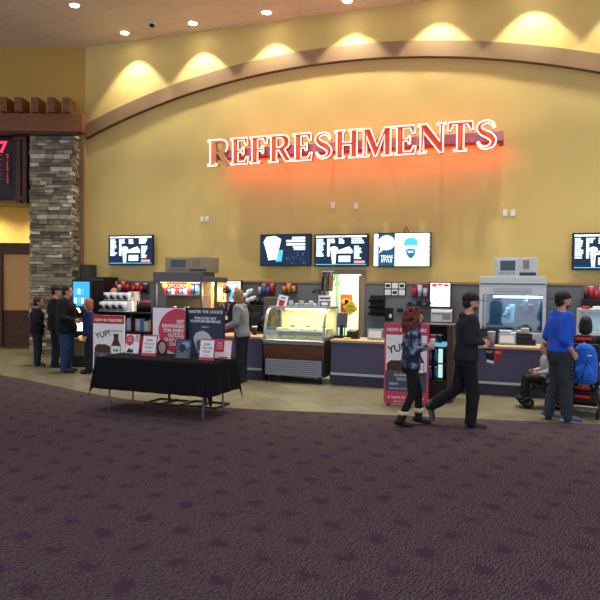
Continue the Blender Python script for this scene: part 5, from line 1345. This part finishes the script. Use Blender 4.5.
# 3 man in blue hoodie
p = gp(559, 421)
pb = person('man in a bright blue hooded sweatshirt, grey track pants and backwards cap', (p.x, p.y, 0), RIGHT+.12, 1.79,
    J=dict(knR=(.10,.03,.50), anR=(.11,.05,.09), toeR=(.13,.23,.03), knL=(-.10,0,.50), anL=(-.14,-.09,.09), toeL=(-.16,.08,.03),
           shR=(.2,-.02,1.42), elR=(.25,-.09,1.13), wrR=(.205,.06,.95), elL=(-.25,-.06,1.13), wrL=(-.2,.10,.95)),
    top=(30,88,210), pants=(48,56,60), shoe=(70,84,104), sole=(210,215,220), hair='short', hairc=(40,30,26), cap=(30,30,32), cap_back=True, hem=.90, hood=True, fat=1.17, sleeve=.35, beard=(150,100,80))
st = MB(); kb = 1.79/1.75
for i in range(6): st.box(.19, .03+.004*i, .86-i*.055, .205, .075+.004*i, .885-i*.055, BLACK, None)
st.build('pocket_stripes', pb).scale = (kb,)*3
# 4 left queue
p = gp(37, 365.8)
person('boy in a dark hoodie with reddish shoes at the left end of the queue', (p.x, p.y, 0), RIGHT+.5, 1.50, top=(18,19,24), pants=(34,38,40), shoe=(100,34,34), sole=(170,150,150), hair='short', hairc=(60,38,28), headk=1.12, hood=True, fat=1.3,
    J=dict(elR=(.24,-.02,1.14), wrR=(.2,.16,1.02), elL=(-.24,-.02,1.14), wrL=(-.2,.16,1.02)))
p = gp(66, 372)
person('man in a long black coat and blue jeans in the left queue', (p.x, p.y, 0), RIGHT+.15, 1.78, top=(14,13,16), pants=(38,58,104), shoe=(40,36,32), sole=(60,56,50), hair='short', hairc=(46,34,30), fat=1.5, hem=.78,
    J=dict(elR=(.29,-.02,1.12), wrR=(.22,.2,1.06), elL=(-.28,-.02,1.12), wrL=(-.2,.2,1.06)))
p = gp(55, 367)
person('person in dark clothes and dark cap half hidden behind the black coated man', (p.x, p.y, 0), RIGHT+.3, 1.78, top=(12,13,20), pants=(16,18,30), shoe=(30,30,34), sole=(50,50,52), hair='short', hairc=(40,34,32), cap=(34,34,44), fat=1.1)
p = gp(89, 373)
person('fair haired child in a navy top facing the drink dispenser', (p.x, p.y, 0), PI/2+.3, 1.50, top=(22,36,92), pants=(18,22,40), shoe=(20,22,28), sole=(40,40,44), hair='bob', hairc=(150,100,66), fat=1.1, hem=.80, headk=1.1)
# 5 customer in grey and employees
pc = UV(wp(242, 370, VC-.38)[0], VC-.38)
pg_ = person('blond customer in a grey hooded jacket with backpack straps at the counter', (pc.x, pc.y, 0), PI/2-.2, 1.74, top=(132,138,144), pants=(26,28,36), shoe=(30,30,34), sole=(60,60,62), hair='bob', hairc=(150,114,74), hood=True, fat=1.05, lean=.1,
    J=dict(elL=(-.25,.04,1.14), wrL=(-.18,.28,1.06), elR=(.25,.04,1.14), wrR=(.18,.28,1.06)))
kk = 1.74/1.75; MB().tube([V((.10,.06,1.50)), V((.12,-.08,1.50)), V((.11,-.175,1.38)), V((.06,-.165,1.15)), V((.02,-.155,.98))], .016, BLACK).build('bag_strap', pg_).scale = (kk,)*3
pe = UV(wp(226.5, 300, VC+.98)[0], VC+.98)
em = person('employee in a black cap and dark uniform with lanyard behind the left counter', (pe.x, pe.y, 0), PI+.1, 1.76, top=(24,20,26), pants=(20,20,24), hair='short', hairc=(40,28,26), cap=(22,18,22))
MB().tube([V((-.06,.11,1.44)), V((-.03,.15,1.3)), V((0,.155,1.18))], .008, mat('lanyard', (120,90,160), .6)).tube([V((.06,.11,1.44)), V((.03,.15,1.3)), V((0,.155,1.18))], .008, MC['lanyard']).box(-.03,.15,1.1,.03,.16,1.18, PAPER).build('lanyard', em)
ap = MB(); ap.box(-.15, .14, .70, .15, .155, 1.02, mat('apron_red', (120,22,30), .8)); ap.build('apron', em, .01)
for (x, y, v, lab, hc_, hh) in ((193, 303, VC+1.25, 'employee with black hair bending behind the navy poster', (22,20,22), 1.68), (210.5, 305, VC+1.3, 'dark haired person mostly hidden between poster and capped employee', (70,50,40), 1.68), (114, 296, VC+1.0, 'fair haired worker mostly hidden behind the stacked tubs', (170,130,96), 1.72)):
    q_ = UV(wp(x, 330, v)[0], v); person(lab, (q_.x, q_.y, 0), PI, hh, top=(26,26,32), pants=(20,20,24), hair='short', hairc=hc_, detail=False)
# 6 wheelchair, rider and child
p = gp(583, 416); WR = math.radians(-28)
wc = thing('power_wheelchair', 'black power wheelchair with red reflectors behind the blue hooded man', 'wheelchair', (p.x+.08, p.y+.15, 0), WR)
RUB = mat('tyre_rubber', (18,18,20), .8); REFL = mat('red_reflector', (232,40,34), .25)
MB().box(-.2, -.25, .16, .2, .28, .38, BLACK).box(-.17, -.32, .2, .17, -.25, .34, BLACK).build('base_housing', wc, .03)
for s in (-1, 1):
    wl_ = MB(); M = Matrix.Translation((s*.27, .0, .17)) @ Matrix.Rotation(PI/2, 4, 'Y')
    for r_, m_ in ((.17, RUB),):
        wl_.tube([M @ V(((r_-.035)*math.cos(a*PI/14), (r_-.035)*math.sin(a*PI/14), 0)) for a in range(28)], .036, m_, closed=True)
    wl_.build('drive_wheel', wc)
    hb = MB(); hb.cyl((s*.24, 0, .17), (s*.30, 0, .17), .09, .09, STEEL)
    for a in range(5): hb.box(-.012, -.006, 0, .012, .006, .12, STEEL, Matrix.Translation((s*.28, 0, .17)) @ Matrix.Rotation(a*2*PI/5, 4, 'X'))
    hb.build('hub', wc)
    for yy in (-.36, .42):
        cs = MB(); M = Matrix.Translation((s*.2, yy, .075)) @ Matrix.Rotation(PI/2, 4, 'Y')
        cs.tube([M @ V((.052*math.cos(a*PI/8), .052*math.sin(a*PI/8), 0)) for a in range(16)], .023, RUB, closed=True).cyl((s*.2-.02, yy, .075), (s*.2+.02, yy, .075), .035, .035, STEEL)
        cs.build('caster', wc); MB().tube([V((s*.2+s*.035, yy, .075)), V((s*.2+s*.035, yy, .17)), V((s*.18, yy*.8, .2))], .012, BLACK).build('caster_fork', wc)
MB().box(-.22, -.2, .46, .22, .26, .53, BLACK).build('seat', wc, .02)
MB().box(-.05, -.05, .36, .05, .05, .46, STEEL).build('seat_post', wc)
MB().box(-.2, -.26, .50, .2, -.19, 1.05, BLACK).build('backrest', wc, .02)
MB().box(-.11, -.3, 1.08, .11, -.24, 1.18, BLACK).cyl((0,-.26,1.0), (0,-.26,1.1), .015, .015, STEEL).build('headrest', wc, .02)
MB().box(-.1, -.315, 1.105, .1, -.3, 1.145, REFL).build('red_strip', wc, .006)
for s in (-1, 1): MB().box(s*.26-.03, -.2, .68, s*.26+.03, .16, .72, BLACK).cyl((s*.26, -.18, .5), (s*.26, -.18, .7), .014, .014, STEEL).build('armrest', wc, .01)
for z_ in (.30, .43): MB().box(-.10, -.345, z_-.018, .10, -.322, z_+.018, REFL).build('reflector', wc, .012)
MB().box(-.2, .42, .1, .2, .62, .12, BLACK).tube([V((-.1,.26,.45)), V((-.1,.5,.12))], .014, STEEL).tube([V((.1,.26,.45)), V((.1,.5,.12))], .014, STEEL).build('footrest', wc)
MWC = Matrix.Translation((p.x+.08, p.y+.15, 0)) @ Matrix.Rotation(WR, 4, 'Z')
bk = thing('backpack', 'blue backpack hanging on the back of the black wheelchair', 'backpack', tuple(MWC @ V((.02, -.262, .50))), WR)
bb = MB(); BMq = mat('backpack_blue', (30,104,214), .7, var=.1)
bb.loft([(V((0,-.10,z)), rx, ry) for z, rx, ry in ((0,.14,.08),(.05,.175,.1),(.2,.18,.105),(.38,.165,.1),(.5,.13,.085),(.56,.07,.05))], BMq)
bb.ell((0,-.2,.15), (.12,.045,.12), BMq)
remesh(bb, 'bag', bk, .012, [BMq], 4, .008)
MB().tube([V((-.10,-.205,.5)), V((-.12,-.225,.3)), V((-.13,-.22,.05))], .009, BLACK).tube([V((.05,-.215,.33)), V((0,-.23,.2)), V((-.02,-.245,.08))], .009, BLACK).build('zip_piping', bk)
MB().box(.04, -.215, .40, .10, -.205, .415, PAPER).build('logo_patch', bk)
SEAT = dict(hipL=(-.1,0,.53), hipR=(.1,0,.53))
def sitter(label, M, rz, k_, topc, pantc, hairc, hair, wy=.2, lean=0, headk=1.0, seat=.57):
    # seated figure: torso dropped to seat height, thighs forward, shanks down
    H = 1.75*k_; dz_ = -.38
    def d(p): return (p[0], p[1], p[2]+dz_)
    loc = M
    t = person(label, (loc[0], loc[1], seat-.93*k_+.05), rz, H, top=topc, pants=pantc, hair=hair, hairc=hairc, lean=lean, hem=.88, headk=headk,
        J=dict(knL=(-.11,.42,.96), knR=(.11,.42,.96), anL=(-.11,.46,.56), anR=(.11,.46,.56), toeL=(-.12,.62,.51), toeR=(.12,.62,.51),
               elL=(-.25,-.02,1.14), wrL=(-.22,.22,1.10), elR=(.25,-.02,1.14), wrR=(.22,.22,1.10)))
    return t
q_ = MWC @ V((0, -.02, .0)); sitter('person with dark hair in dark clothes seated in the power wheelchair', (q_.x, q_.y, -.02), WR, .97, (20,20,24), (24,24,30), (28,22,22), 'bob')
# child in a stroller-like chair, facing left
p = gp(547, 409); SR = PI/2-.15
LEG = mat('dark_tube', (40,42,46), .4, .5); sw = thing('stroller', 'small dark wheeled child seat beside the legs of the blue hooded man', 'stroller', (p.x+.03, p.y+.12, 0), SR)
MB().box(-.16, -.14, .30, .16, .2, .36, BLACK).build('seat', sw, .02)
MB().box(-.16, -.2, .34, .16, -.14, .8, BLACK).build('backrest', sw, .02)
for s in (-1, 1):
    for yy in (-.14, .30):
        cs = MB(); M = Matrix.Translation((s*.17, yy, .09)) @ Matrix.Rotation(PI/2, 4, 'Y')
        cs.tube([M @ V((.065*math.cos(a*PI/10), .065*math.sin(a*PI/10), 0)) for a in range(20)], .026, RUB, closed=True).cyl((s*.17-.015, yy, .09), (s*.17+.015, yy, .09), .03, .03, DARK)
        cs.build('wheel', sw)
    MB().tube([V((s*.17,.30,.09)), V((s*.15,.14,.3)), V((s*.15,-.17,.8)), V((s*.15,-.26,.9))], .012, LEG).tube([V((s*.17,-.14,.09)), V((s*.15,.1,.33))], .012, LEG).build('side_frame', sw)
MB().cyl((-.15,-.26,.9), (.15,-.26,.9), .014, .014, BLACK).build('handle', sw)
MB().box(-.12, .34, .14, .12, .46, .16, BLACK).tube([V((0,.2,.3)), V((0,.4,.15))], .012, LEG).build('footrest', sw)
MSW = Matrix.Translation((p.x+.03, p.y+.12, 0)) @ Matrix.Rotation(SR, 4, 'Z')
q_ = MSW @ V((0, 0, 0)); sitter('small child with reddish brown hair in a pale grey sweatshirt seated in the stroller', (q_.x, q_.y, .03), SR, .70, (170,178,186), (22,22,26), (120,66,44), 'short', headk=1.15, seat=.38)
